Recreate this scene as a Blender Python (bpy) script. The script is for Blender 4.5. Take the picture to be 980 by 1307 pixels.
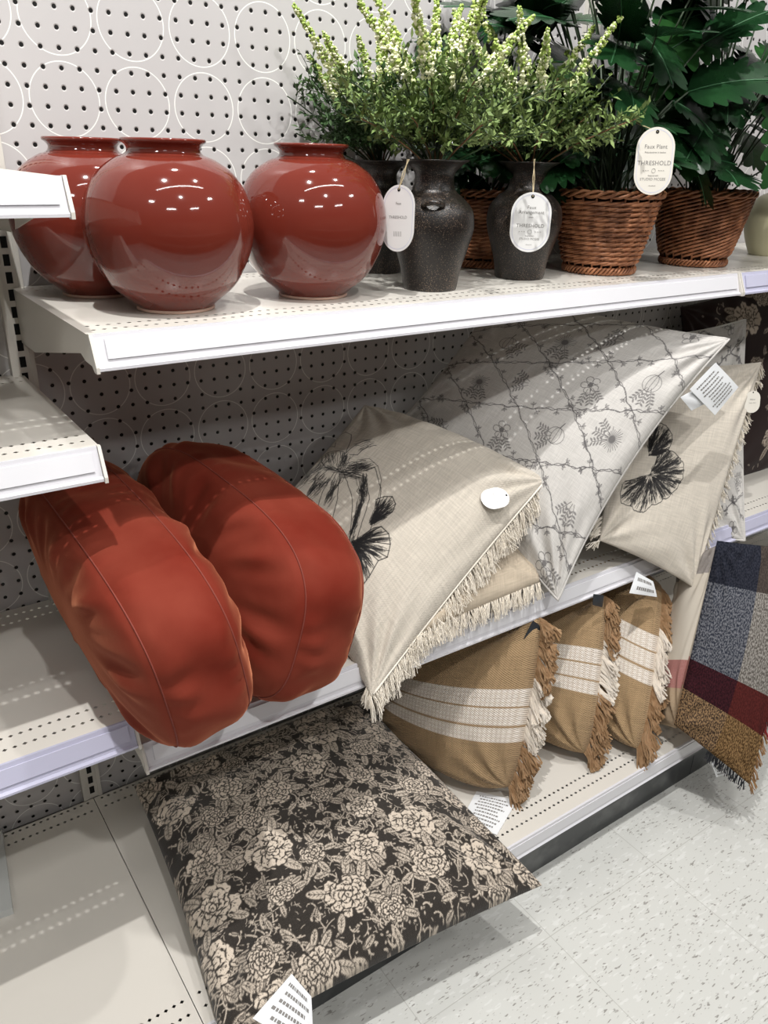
import bpy, math, random
import numpy as np
from mathutils import Vector, Matrix, Euler
for o in list(bpy.data.objects): bpy.data.objects.remove(o)
S = bpy.context.scene
COL = S.collection
# ------------------------------------------------------------------ camera
F = 1019.932
CE = Euler((math.radians(65.9872), math.radians(-1.37703), math.radians(-34.71852)), 'XYZ')
CP = Vector((-0.31208, -1.3435, -0.18059))
cd = bpy.data.cameras.new('camera'); cam = bpy.data.objects.new('camera', cd); COL.objects.link(cam)
cam.location = CP; cam.rotation_euler = CE
cd.sensor_fit = 'VERTICAL'; cd.sensor_height = 36; cd.lens = F*36/1307
cd.clip_start = .02; cd.clip_end = 60
S.camera = cam
# ------------------------------------------------------------------ world, lamps, exposure
S.view_settings.view_transform = 'Standard'; S.view_settings.look = 'None'
S.view_settings.gamma = 1; S.view_settings.use_curve_mapping = False
S.view_settings.exposure = 0.0
W = bpy.data.worlds.new('world'); S.world = W; W.use_nodes = True
_nt = W.node_tree; _bg = _nt.nodes['Background']; _bg.inputs[1].default_value = 1.0
_tc = _nt.nodes.new('ShaderNodeTexCoord'); _sp = _nt.nodes.new('ShaderNodeSeparateXYZ'); _rp = _nt.nodes.new('ShaderNodeValToRGB')
_nt.links.new(_tc.outputs['Generated'], _sp.inputs[0]); _mr = _nt.nodes.new('ShaderNodeMapRange'); _mr.inputs[1].default_value = -1; _mr.inputs[2].default_value = 1
_nt.links.new(_sp.outputs[2], _mr.inputs[0]); _nt.links.new(_mr.outputs[0], _rp.inputs[0]); _nt.links.new(_rp.outputs[0], _bg.inputs[0])
_e = _rp.color_ramp.elements; _e[0].position = .45; _e[0].color = (.045, .043, .042, 1); _e[1].position = .62; _e[1].color = (.07, .068, .066, 1)
_q = _rp.color_ramp.elements.new(.80); _q.color = (.26, .257, .252, 1)
def lamp(name, loc, target, sx, sy, power, col=(1, .982, .96)):
    l = bpy.data.lights.new(name, 'AREA'); l.shape = 'RECTANGLE'; l.size = sx; l.size_y = sy
    l.energy = power; l.color = col
    o = bpy.data.objects.new(name, l); COL.objects.link(o); o.location = loc
    d = Vector(target)-Vector(loc); o.rotation_euler = d.to_track_quat('-Z', 'Y').to_euler()
    return o
lamp('ceiling_light', (-.27, -1.015, 1.95), (.2, -.4, -1), .045, .035, 54)
lamp('ceiling_light', (.10, -2.8, 1.95), (.5, 0, -.8), .07, .05, 34)
lamp('ceiling_light', (-2.2, -2.6, 1.95), (.2, 0, -.8), .4, .10, 14)
lamp('ceiling_light', (2.6, -2.7, 1.95), (.9, 0, -.8), .4, .10, 22)
lamp('ceiling_light', (1.1, -1.1, 1.95), (1.0, -.5, -1), .08, .06, 22)
lamp('ceiling_light', (.5, .03, 2.0), (.6, -.9, -1.5), .14, .05, 16)
lamp('ceiling_light', (.3, -1.6, 1.95), (.3, -.4, -1), 2.6, .04, 16)
lamp('ceiling_light', (-1.2, -4.6, 1.95), (.3, 0, -.6), 1.0, .10, 12)
lamp('ceiling_light', (1.4, -4.8, 1.95), (.3, 0, -.6), 1.0, .10, 12)
# ------------------------------------------------------------------ helpers
def _ray(px, py):
    d = Vector(((px-490)/F, (653.5-py)/F, -1)); d.rotate(CE); return d
def py_(px, py, y):
    d = _ray(px, py); return CP+d*((y-CP.y)/d.y)
def pz_(px, py, z):
    d = _ray(px, py); return CP+d*((z-CP.z)/d.z)
def tag(o, label=None, cat=None, group=None, kind=None):
    if label: o['label'] = label
    if cat: o['category'] = cat
    if group: o['group'] = group
    if kind: o['kind'] = kind
    return o
def empty(name, loc, label, cat, group=None):
    o = bpy.data.objects.new(name, None); COL.objects.link(o); o.location = loc; o.empty_display_size = .05
    return tag(o, label, cat, group)
class MB:
    def __init__(s): s.v = []; s.f = []; s.m = []; s.uv = None
    def quad(s, a, b, c, d, m=0):
        i = len(s.v); s.v += [tuple(a), tuple(b), tuple(c), tuple(d)]; s.f.append((i, i+1, i+2, i+3)); s.m.append(m)
    def tri(s, a, b, c, m=0):
        i = len(s.v); s.v += [tuple(a), tuple(b), tuple(c)]; s.f.append((i, i+1, i+2)); s.m.append(m)
    def box(s, x0, x1, y0, y1, z0, z1, m=0):
        i = len(s.v)
        s.v += [(x, y, z) for z in (z0, z1) for y in (y0, y1) for x in (x0, x1)]
        for f in ((0, 2, 3, 1), (4, 5, 7, 6), (0, 1, 5, 4), (2, 6, 7, 3), (0, 4, 6, 2), (1, 3, 7, 5)):
            s.f.append(tuple(i+k for k in f)); s.m.append(m)
    def extrude(s, prof, x0, x1, m=0):      # closed yz profile along x
        i = len(s.v); n = len(prof)
        s.v += [(x0, a, b) for a, b in prof]+[(x1, a, b) for a, b in prof]
        for k in range(n):
            s.f.append((i+k, i+(k+1) % n, i+n+(k+1) % n, i+n+k)); s.m.append(m)
        s.f.append(tuple(i+k for k in reversed(range(n)))); s.m.append(m)
        s.f.append(tuple(i+n+k for k in range(n))); s.m.append(m)
    def tube(s, pts, r, n=6, m=0, cap=True, r1=None):
        pts = [Vector(p) for p in pts]; i = len(s.v); k = len(pts)
        up = None
        for j, p in enumerate(pts):
            t = (pts[min(j+1, k-1)]-pts[max(j-1, 0)])
            if t.length < 1e-9: t = Vector((0, 0, 1))
            t.normalize()
            if up is None:
                up = t.orthogonal().normalized()
            else:
                up = (up-t*up.dot(t)); up = up.normalized() if up.length > 1e-6 else t.orthogonal().normalized()
            w = t.cross(up)
            rr = r if r1 is None else r+(r1-r)*j/(k-1)
            for a in range(n):
                an = 2*math.pi*a/n; s.v.append(tuple(p+(up*math.cos(an)+w*math.sin(an))*rr))
        for j in range(k-1):
            for a in range(n):
                b = (a+1) % n
                s.f.append((i+j*n+a, i+j*n+b, i+(j+1)*n+b, i+(j+1)*n+a)); s.m.append(m)
        if cap:
            s.f.append(tuple(i+a for a in reversed(range(n)))); s.m.append(m)
            s.f.append(tuple(i+(k-1)*n+a for a in range(n))); s.m.append(m)
    def lathe(s, prof, n=48, m=0, cx=0, cy=0):
        i = len(s.v); k = len(prof)
        for r, z in prof:
            for a in range(n):
                an = 2*math.pi*a/n; s.v.append((cx+r*math.cos(an), cy+r*math.sin(an), z))
        for j in range(k-1):
            for a in range(n):
                b = (a+1) % n
                s.f.append((i+j*n+a, i+j*n+b, i+(j+1)*n+b, i+(j+1)*n+a)); s.m.append(m)
    def build(s, name, mats, parent=None, smooth=False, loc=None):
        me = bpy.data.meshes.new(name); me.from_pydata(s.v, [], s.f)
        if not isinstance(mats, (list, tuple)): mats = [mats]
        for m in mats: me.materials.append(m)
        if len(mats) > 1: me.polygons.foreach_set('material_index', s.m)
        if smooth: me.polygons.foreach_set('use_smooth', [True]*len(s.f))
        me.update()
        o = bpy.data.objects.new(name, me); COL.objects.link(o)
        if parent: o.parent = parent
        if loc is not None: o.location = loc
        return o
# materials
def N(nt, t, **kw):
    n = nt.nodes.new(t)
    for k, v in kw.items(): setattr(n, k, v)
    return n
def mat(name, col, rough=.5, metal=0, spec=.5, bump=None, mottle=None, coat=0, sheen=0, sss=0, trans=0):
    m = bpy.data.materials.new(name); m.use_nodes = True; nt = m.node_tree; b = nt.nodes['Principled BSDF']
    b.inputs['Base Color'].default_value = (*col, 1); b.inputs['Roughness'].default_value = rough
    b.inputs['Metallic'].default_value = metal; b.inputs['Specular IOR Level'].default_value = spec
    b.inputs['Coat Weight'].default_value = coat; b.inputs['Coat Roughness'].default_value = .03
    if sheen:
        b.inputs['Sheen Weight'].default_value = sheen; b.inputs['Sheen Roughness'].default_value = .35
        b.inputs['Sheen Tint'].default_value = (min(1, col[0]*2+.4), col[1]*2+.25, col[2]*2+.13, 1)
    tc = N(nt, 'ShaderNodeTexCoord')
    if mottle:                                  # (scale, other colour, low, high)
        n = N(nt, 'ShaderNodeTexNoise'); n.inputs['Scale'].default_value = mottle[0]; n.inputs['Detail'].default_value = 5
        nt.links.new(tc.outputs['Object'], n.inputs['Vector'])
        r = N(nt, 'ShaderNodeMapRange'); r.inputs[1].default_value = mottle[2]; r.inputs[2].default_value = mottle[3]
        nt.links.new(n.outputs[0], r.inputs[0])
        mx = N(nt, 'ShaderNodeMix', data_type='RGBA'); mx.inputs[6].default_value = (*col, 1); mx.inputs[7].default_value = (*mottle[1], 1)
        nt.links.new(r.outputs[0], mx.inputs[0]); nt.links.new(mx.outputs[2], b.inputs['Base Color'])
    if bump:                                    # (scale, strength, distance)
        n = N(nt, 'ShaderNodeTexNoise'); n.inputs['Scale'].default_value = bump[0]; n.inputs['Detail'].default_value = 4
        nt.links.new(tc.outputs['Object'], n.inputs['Vector'])
        bp = N(nt, 'ShaderNodeBump'); bp.inputs['Strength'].default_value = bump[1]; bp.inputs['Distance'].default_value = bump[2]
        nt.links.new(n.outputs[0], bp.inputs['Height']); nt.links.new(bp.outputs[0], b.inputs['Normal'])
    return m
def math_(nt, op, a, b=None, c=None):
    n = N(nt, 'ShaderNodeMath', operation=op)
    for i, x in enumerate((a, b, c)):
        if x is None: continue
        if isinstance(x, (int, float)): n.inputs[i].default_value = x
        else: nt.links.new(x, n.inputs[i])
    return n.outputs[0]
def mix_(nt, f, a, b):
    n = N(nt, 'ShaderNodeMix', data_type='RGBA')
    for i, x in ((0, f), (6, a), (7, b)):
        if isinstance(x, tuple): n.inputs[i].default_value = (*x, 1) if len(x) == 3 else x
        elif isinstance(x, (int, float)): n.inputs[i].default_value = x
        else: nt.links.new(x, n.inputs[i])
    return n.outputs[2]
M = {}
M['shelf'] = mat('shelf_metal', (.70, .67, .61), .28, 0, .5, mottle=(3, (.66, .63, .575), .4, .6))
M['rail'] = mat('price_rail', (.68, .675, .71), .22, 0, .5, bump=(9, .06, .004))
M['railblue'] = mat('price_rail_blue', (.54, .54, .68), .22, 0, .5, bump=(9, .06, .004))
M['label'] = mat('paper_strip', (.72, .72, .75), .4)
M['upright'] = mat('upright_metal', (.66, .64, .585), .35)
M['black'] = mat('black_gap', (.004, .004, .004), .9)
M['kick'] = mat('kick_metal', (.022, .026, .028), .3, mottle=(20, (.09, .095, .095), .45, .7))
M['red'] = mat('red_glaze', (.140, .021, .013), .07, 0, .5, coat=.25, mottle=(5, (.165, .029, .018), .35, .7))
M['redfoot'] = mat('unglazed_foot', (.62, .42, .33), .6)
M['inside'] = mat('vase_inside', (.03, .012, .01), .6)
M['velvet'] = mat('rust_velvet', (.200, .036, .021), .8, 0, .1, sheen=.62, mottle=(7, (.15, .017, .009), .36, .64), bump=(60, .12, .003))
M['seam'] = mat('velvet_seam', (.20, .038, .024), .8)
M['cord'] = mat('twine', (.55, .45, .28), .9)
M['paper'] = mat('tag_paper', (.80, .80, .79), .5)
M['paperwarm'] = mat('tag_paper_warm', (.74, .71, .64), .5)
M['paperborder'] = mat('tag_border', (.62, .63, .74), .5)
M['ink'] = mat('tag_ink', (.22, .21, .20), .7)
M['cloth'] = mat('care_label', (.80, .82, .84), .6)
M['black_tag'] = mat('black_tag', (.02, .024, .03), .5)
M['frcream'] = mat('cream_yarn', (.82, .765, .67), .9, bump=(400, .3, .001))
M['frtan'] = mat('tan_yarn', (.46, .30, .17), .9, mottle=(60, (.33, .20, .10), .4, .6))
M['frwhite'] = mat('white_yarn', (.80, .74, .66), .9)
M['frred'] = mat('red_yarn', (.25, .02, .02), .9)
M['frdark'] = mat('dark_yarn', (.02, .022, .028), .9)
M['frochre'] = mat('ochre_yarn', (.36, .20, .085), .9)
M['wicker'] = mat('wicker', (.42, .18, .085), .45, 0, .4, mottle=(45, (.19, .070, .030), .38, .62))
M['gap_shade'] = mat('weave_gap_shade', (.035, .014, .008), .9)
M['rim'] = mat('wicker_rim', (.36, .16, .072), .5, 0, .4, mottle=(35, (.22, .085, .036), .35, .65))
M['stem'] = mat('plant_stem', (.022, .050, .014), .5)
M['brownstem'] = mat('brown_stem', (.16, .075, .03), .7)
M['leafdark'] = mat('dark_leaf', (.006, .028, .009), .27, 0, .5, mottle=(14, (.010, .044, .013), .4, .65))
M['leafmid'] = mat('mid_leaf', (.014, .062, .014), .32, 0, .5, mottle=(9, (.026, .10, .022), .45, .65))
M['leafvein'] = mat('leaf_vein', (.03, .12, .045), .5)
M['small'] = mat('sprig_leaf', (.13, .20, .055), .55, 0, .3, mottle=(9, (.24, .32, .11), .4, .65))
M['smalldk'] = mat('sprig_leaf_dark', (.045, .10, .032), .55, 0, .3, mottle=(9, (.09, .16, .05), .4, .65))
M['bloom'] = mat('cream_bloom', (.86, .86, .62), .7, mottle=(60, (.70, .74, .36), .45, .65))
M['bud'] = mat('green_bud', (.40, .52, .12), .7, mottle=(60, (.30, .42, .08), .4, .6))
M['creamvase'] = mat('cream_glaze', (.66, .63, .42), .3)
M['carton'] = mat('pale_grey_panel', (.56, .58, .57), .35)
def speckle():
    m = mat('speckled_clay', (.016, .013, .011), .34, 0, .5); nt = m.node_tree; b = nt.nodes['Principled BSDF']
    tc = N(nt, 'ShaderNodeTexCoord'); n = N(nt, 'ShaderNodeTexNoise'); n.inputs['Scale'].default_value = 620; n.inputs['Detail'].default_value = 2
    nt.links.new(tc.outputs['Object'], n.inputs['Vector'])
    n2 = N(nt, 'ShaderNodeTexNoise'); n2.inputs['Scale'].default_value = 14
    nt.links.new(tc.outputs['Object'], n2.inputs['Vector'])
    th = math_(nt, 'ADD', n.outputs[0], math_(nt, 'MULTIPLY', n2.outputs[0], .22))
    f = N(nt, 'ShaderNodeMapRange'); f.inputs[1].default_value = .68; f.inputs[2].default_value = .78
    nt.links.new(th, f.inputs[0])
    c = mix_(nt, f.outputs[0], (.011, .009, .008), (.15, .105, .075)); nt.links.new(c, b.inputs['Base Color'])
    bp = N(nt, 'ShaderNodeBump'); bp.inputs['Strength'].default_value = .35; bp.inputs['Distance'].default_value = .0012
    nt.links.new(n.outputs[0], bp.inputs['Height']); nt.links.new(bp.outputs[0], b.inputs['Normal'])
    return m
M['clay'] = speckle()
def ink_fabric(name, base, ink, weave=(260, 260), wstr=.35, rough=.85, mott=None, broken=0):
    """woven cloth; the point attribute 'ink' is the print"""
    m = bpy.data.materials.new(name); m.use_nodes = True; nt = m.node_tree; b = nt.nodes['Principled BSDF']
    b.inputs['Roughness'].default_value = rough; b.inputs['Specular IOR Level'].default_value = .15
    b.inputs['Sheen Weight'].default_value = .15
    tc = N(nt, 'ShaderNodeUVMap'); sp = N(nt, 'ShaderNodeSeparateXYZ'); nt.links.new(tc.outputs[0], sp.inputs[0])
    wu = math_(nt, 'SINE', math_(nt, 'MULTIPLY', sp.outputs[0], weave[0]*2*math.pi))
    wv = math_(nt, 'SINE', math_(nt, 'MULTIPLY', sp.outputs[1], weave[1]*2*math.pi))
    ns = N(nt, 'ShaderNodeTexNoise'); ns.inputs['Scale'].default_value = 1; ns.inputs['Detail'].default_value = 3
    mp = N(nt, 'ShaderNodeMapping'); mp.inputs['Scale'].default_value = (weave[0]*.9, weave[1]*.06, 1); nt.links.new(tc.outputs[0], mp.inputs[0]); nt.links.new(mp.outputs[0], ns.inputs['Vector'])
    ns2 = N(nt, 'ShaderNodeTexNoise'); ns2.inputs['Scale'].default_value = 1; ns2.inputs['Detail'].default_value = 3
    mp2 = N(nt, 'ShaderNodeMapping'); mp2.inputs['Scale'].default_value = (weave[0]*.05, weave[1]*.9, 1); nt.links.new(tc.outputs[0], mp2.inputs[0]); nt.links.new(mp2.outputs[0], ns2.inputs['Vector'])
    slub = math_(nt, 'ADD', ns.outputs[0], ns2.outputs[0])
    f = N(nt, 'ShaderNodeMapRange'); f.inputs[1].default_value = .75; f.inputs[2].default_value = 1.25; nt.links.new(slub, f.inputs[0])
    dk = tuple(c*.80 for c in base)
    c0 = mix_(nt, f.outputs[0], dk, base)
    if mott:
        n3 = N(nt, 'ShaderNodeTexNoise'); n3.inputs['Scale'].default_value = mott[0]; nt.links.new(tc.outputs[0], n3.inputs['Vector'])
        c0 = mix_(nt, n3.outputs[0], c0, mott[1])
    if ink is not None:
        at = N(nt, 'ShaderNodeAttribute', attribute_name='ink')
        fa = at.outputs['Fac']
        if broken:                       # worn, slightly broken print
            nb = N(nt, 'ShaderNodeTexNoise'); nb.inputs['Scale'].default_value = broken; nb.inputs['Detail'].default_value = 3; nt.links.new(tc.outputs[0], nb.inputs['Vector'])
            fb = N(nt, 'ShaderNodeMapRange'); fb.inputs[1].default_value = .32; fb.inputs[2].default_value = .44; nt.links.new(nb.outputs[0], fb.inputs[0])
            fa = math_(nt, 'MULTIPLY', fa, fb.outputs[0])
        c0 = mix_(nt, fa, c0, ink)
    nt.links.new(c0, b.inputs['Base Color'])
    h = math_(nt, 'ADD', math_(nt, 'MULTIPLY', wu, wv), slub)
    bp = N(nt, 'ShaderNodeBump'); bp.inputs['Strength'].default_value = wstr; bp.inputs['Distance'].default_value = .0008
    nt.links.new(h, bp.inputs['Height']); nt.links.new(bp.outputs[0], b.inputs['Normal'])
    return m
M['linen'] = ink_fabric('cream_linen', (.655, .60, .515), (.018, .017, .018), (150, 150), .5)
M['linenplain'] = ink_fabric('cream_linen_plain', (.58, .49, .375), None, (150, 150), .5)
M['toile'] = ink_fabric('toile_cotton', (.62, .60, .57), (.055, .05, .055), (300, 300), .12)
M['darkprint'] = ink_fabric('dark_floral_linen', (.040, .034, .029), (.66, .57, .47), (190, 190), .4, broken=115)
M['darkback'] = ink_fabric('maroon_floral', (.022, .010, .009), (.50, .42, .34), (190, 190), .3)
M['tan'] = ink_fabric('tan_weave', (.40, .272, .148), (.80, .74, .67), (70, 90), .9)
def plaid():
    m = bpy.data.materials.new('plaid_wool'); m.use_nodes = True; nt = m.node_tree; b = nt.nodes['Principled BSDF']
    b.inputs['Roughness'].default_value = .95; b.inputs['Specular IOR Level'].default_value = .1
    uv = N(nt, 'ShaderNodeUVMap'); sp = N(nt, 'ShaderNodeSeparateXYZ'); nt.links.new(uv.outputs[0], sp.inputs[0])
    u, v = sp.outputs[0], sp.outputs[1]
    def ramp(x, st):
        r = N(nt, 'ShaderNodeValToRGB'); r.color_ramp.interpolation = 'CONSTANT'
        e = r.color_ramp.elements; e[0].position = st[0][0]; e[0].color = (*st[0][1], 1); e[1].position = st[1][0]; e[1].color = (*st[1][1], 1)
        for p, c in st[2:]: q = e.new(p); q.color = (*c, 1)
        nt.links.new(x, r.inputs[0]); return r.outputs[0]
    P = (0, .20, .36, .78)
    right = math_(nt, 'GREATER_THAN', u, .48)
    A = mix_(nt, right, ramp(v, list(zip(P, ((.045, .030, .022), (.022, .007, .010), (.028, .032, .046), (.012, .014, .022))))), ramp(v, list(zip(P, ((.075, .042, .018), (.060, .013, .012), (.10, .09, .08), (.045, .036, .032))))))
    B = mix_(nt, right, ramp(v, list(zip(P, ((.30, .19, .10), (.050, .012, .017), (.165, .17, .19), (.030, .032, .045))))), ramp(v, list(zip(P, ((.27, .165, .075), (.095, .019, .017), (.32, .30, .275), (.075, .060, .052))))))
    n = N(nt, 'ShaderNodeTexNoise'); n.inputs['Scale'].default_value = 85; n.inputs['Detail'].default_value = 7; nt.links.new(uv.outputs[0], n.inputs['Vector'])
    f = N(nt, 'ShaderNodeMapRange'); f.inputs[1].default_value = .44; f.inputs[2].default_value = .58; nt.links.new(n.outputs[0], f.inputs[0])
    nt.links.new(mix_(nt, f.outputs[0], A, B), b.inputs['Base Color'])
    bp = N(nt, 'ShaderNodeBump'); bp.inputs['Strength'].default_value = .8; bp.inputs['Distance'].default_value = .002
    nt.links.new(n.outputs[0], bp.inputs['Height']); nt.links.new(bp.outputs[0], b.inputs['Normal'])
    return m
M['plaid'] = plaid()
def plaidback():
    m = bpy.data.materials.new('plaid_reverse'); m.use_nodes = True; nt = m.node_tree; b = nt.nodes['Principled BSDF']
    b.inputs['Roughness'].default_value = .95
    uv = N(nt, 'ShaderNodeUVMap'); sp = N(nt, 'ShaderNodeSeparateXYZ'); nt.links.new(uv.outputs[0], sp.inputs[0])
    r = N(nt, 'ShaderNodeValToRGB'); r.color_ramp.interpolation = 'CONSTANT'; e = r.color_ramp.elements
    e[0].color = (.36, .25, .14, 1); e[1].position = .215; e[1].color = (.33, .10, .09, 1); q = e.new(.375); q.color = (.55, .50, .42, 1); q = e.new(.85); q.color = (.20, .18, .17, 1)
    n = N(nt, 'ShaderNodeTexNoise'); n.inputs['Scale'].default_value = 90; nt.links.new(uv.outputs[0], n.inputs['Vector'])
    nt.links.new(sp.outputs[1], r.inputs[0]); nt.links.new(mix_(nt, math_(nt, 'MULTIPLY', n.outputs[0], .3), r.outputs[0], (.6, .55, .5)), b.inputs['Base Color'])
    return m
M['plaidback'] = plaidback()
# ------------------------------------------------------------------ setting
I = .0254
def wall_mat():
    m = bpy.data.materials.new('peg_wall'); m.use_nodes = True; nt = m.node_tree; b = nt.nodes['Principled BSDF']
    b.inputs['Roughness'].default_value = .38; b.inputs['Specular IOR Level'].default_value = .4
    tc = N(nt, 'ShaderNodeTexCoord'); sp = N(nt, 'ShaderNodeSeparateXYZ'); nt.links.new(tc.outputs['Object'], sp.inputs[0])
    def cell(pitch_x, pitch_z, ox, oz):
        fx = math_(nt, 'SUBTRACT', math_(nt, 'FRACT', math_(nt, 'ADD', math_(nt, 'DIVIDE', math_(nt, 'SUBTRACT', sp.outputs[0], ox), pitch_x), .5)), .5)
        fz = math_(nt, 'SUBTRACT', math_(nt, 'FRACT', math_(nt, 'ADD', math_(nt, 'DIVIDE', math_(nt, 'SUBTRACT', sp.outputs[2], oz), pitch_z), .5)), .5)
        fx = math_(nt, 'MULTIPLY', fx, pitch_x); fz = math_(nt, 'MULTIPLY', fz, pitch_z)
        return math_(nt, 'SQRT', math_(nt, 'ADD', math_(nt, 'MULTIPLY', fx, fx), math_(nt, 'MULTIPLY', fz, fz)))
    d = cell(I, I, 0, 0)
    hole = math_(nt, 'LESS_THAN', d, .0031); lip = math_(nt, 'LESS_THAN', d, .0041)
    r = cell(.108, .1068, .0508, -.117)
    ring = math_(nt, 'LESS_THAN', math_(nt, 'ABSOLUTE', math_(nt, 'SUBTRACT', r, .0495)), .0008)
    n = N(nt, 'ShaderNodeTexNoise'); n.inputs['Scale'].default_value = 2.5; nt.links.new(tc.outputs['Object'], n.inputs['Vector'])
    c = mix_(nt, n.outputs[0], (.50, .485, .485), (.55, .535, .53))
    c = mix_(nt, ring, c, (.86, .86, .83)); c = mix_(nt, lip, c, (.50, .48, .47)); c = mix_(nt, hole, c, (.006, .006, .006))
    nt.links.new(c, b.inputs['Base Color'])
    bp = N(nt, 'ShaderNodeBump'); bp.inputs['Strength'].default_value = .5; bp.inputs['Distance'].default_value = .002
    h = N(nt, 'ShaderNodeMapRange'); h.inputs[1].default_value = .0028; h.inputs[2].default_value = .0045; nt.links.new(d, h.inputs[0])
    nt.links.new(h.outputs[0], bp.inputs['Height']); nt.links.new(bp.outputs[0], b.inputs['Normal'])
    return m
M['wall'] = wall_mat()
BAY = 1.195; U0 = -.0665; U1 = 1.1285
def wall(x0, x1, ox):
    m = MB(); m.box(x0-ox, x1-ox, 0, .02, -1.52, .55)
    o = m.build('wall_back', M['wall'], loc=(ox, 0, 0)); tag(o, kind='structure')
wall(U0, U1, 0); wall(U1, U1+BAY*2, 1.2028-.0254*3+.0); wall(U0-BAY, U0, -.0254*47.0)
def floor_mat():
    m = bpy.data.materials.new('vinyl_tile'); m.use_nodes = True; nt = m.node_tree; b = nt.nodes['Principled BSDF']
    b.inputs['Roughness'].default_value = .3
    tc = N(nt, 'ShaderNodeTexCoord'); sp = N(nt, 'ShaderNodeSeparateXYZ'); nt.links.new(tc.outputs['Object'], sp.inputs[0])
    def seam(o, off):
        f = math_(nt, 'FRACT', math_(nt, 'DIVIDE', math_(nt, 'SUBTRACT', o, off), .3048))
        return math_(nt, 'GREATER_THAN', math_(nt, 'ABSOLUTE', math_(nt, 'SUBTRACT', f, .5)), .4975)
    sm = math_(nt, 'MAXIMUM', seam(sp.outputs[0], .878), seam(sp.outputs[1], -.675))
    def flecks(rot, sc, lo):
        mp = N(nt, 'ShaderNodeMapping'); mp.inputs['Rotation'].default_value = (0, 0, rot); mp.inputs['Scale'].default_value = (sc*.3, sc, 1)
        nt.links.new(tc.outputs['Object'], mp.inputs[0])
        n = N(nt, 'ShaderNodeTexNoise'); n.inputs['Scale'].default_value = 1; n.inputs['Detail'].default_value = 1; nt.links.new(mp.outputs[0], n.inputs['Vector'])
        r = N(nt, 'ShaderNodeMapRange'); r.inputs[1].default_value = lo; r.inputs[2].default_value = lo+.04; nt.links.new(n.outputs[0], r.inputs[0]); return r.outputs[0]
    c = mix_(nt, flecks(.6, 230, .68), (.60, .605, .575), (.29, .28, .26)); c = mix_(nt, flecks(2.1, 260, .68), c, (.37, .36, .34)); c = mix_(nt, flecks(1.2, 150, .62), c, (.66, .665, .64))
    c = mix_(nt, sm, c, (.46, .46, .43))
    nt.links.new(c, b.inputs['Base Color']); return m
m = MB(); m.box(-3, 5, -6, 1, -1.56, -1.52); tag(m.build('floor', floor_mat()), kind='structure')
m = MB(); m.box(-3, 5, -2.32, -2.28, -1.52, .1); m.box(-3, 5, -2.28, -1.98, -1.10, -1.06); m.box(-3, 5, -2.28, -1.98, -.62, -.58); tag(m.build('added_opposite_unit', mat('added_opposite_display', (.10, .075, .062), .7, mottle=(4, (.20, .15, .12), .4, .6))), kind='structure')  # unseen shelf unit across the aisle, added so the glossy vases reflect dark
# slotted uprights
def upright(x, z0, z1, n):
    m = MB(); m.box(x-.018, x-.011, -.016, 0, z0, z1); m.box(x+.011, x+.018, -.016, 0, z0, z1); m.box(x-.018, x+.018, -.014, -.012, z0, z1)
    z = z0+.012
    while z < z1-.02:
        m.box(x-.0045, x+.0045, -.0146, -.0138, z, z+.0165, 1); z += I
    tag(m.build('trim_%d' % n, [M['upright'], M['black']]), kind='structure')
upright(U0, -1.371, .55, 1); upright(U1, -1.371, .55, 2)
# ------------------------------------------------------------------ shelves
def sheet(x0, x1, yf, yb, z, rows, mb=None):
    """folded steel sheet with rows of diamond perforations"""
    mb = mb or MB(); p = .0127; n = int((x1-x0-.012)/p); xs = (x0+x1-n*p)/2; hw = .0034; hy = .0030
    ys = [yf]; rows = sorted(rows)
    prev = yf
    for y in rows:
        a, b = y-p*.7, y+p*.7
        mb.quad((x0, prev, z), (x1, prev, z), (x1, a, z), (x0, a, z))
        mb.quad((x0, a, z), (xs, a, z), (xs, b, z), (x0, b, z)); mb.quad((xs+n*p, a, z), (x1, a, z), (x1, b, z), (xs+n*p, b, z))
        for k in range(n):
            l = xs+k*p; r = l+p; c = l+p/2
            A, B, C_, D = (l, a, z), (r, a, z), (r, b, z), (l, b, z)
            lf, bt, rt, tp = (c-hw, y, z), (c, y-hy, z), (c+hw, y, z), (c, y+hy, z)
            mb.tri(A, B, bt); mb.tri(B, C_, rt); mb.tri(C_, D, tp); mb.tri(D, A, lf)
            mb.tri(A, bt, lf); mb.tri(B, rt, bt); mb.tri(C_, tp, rt); mb.tri(D, lf, tp)
        prev = b
    mb.quad((x0, prev, z), (x1, prev, z), (x1, yb, z), (x0, yb, z))
    return mb
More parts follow.
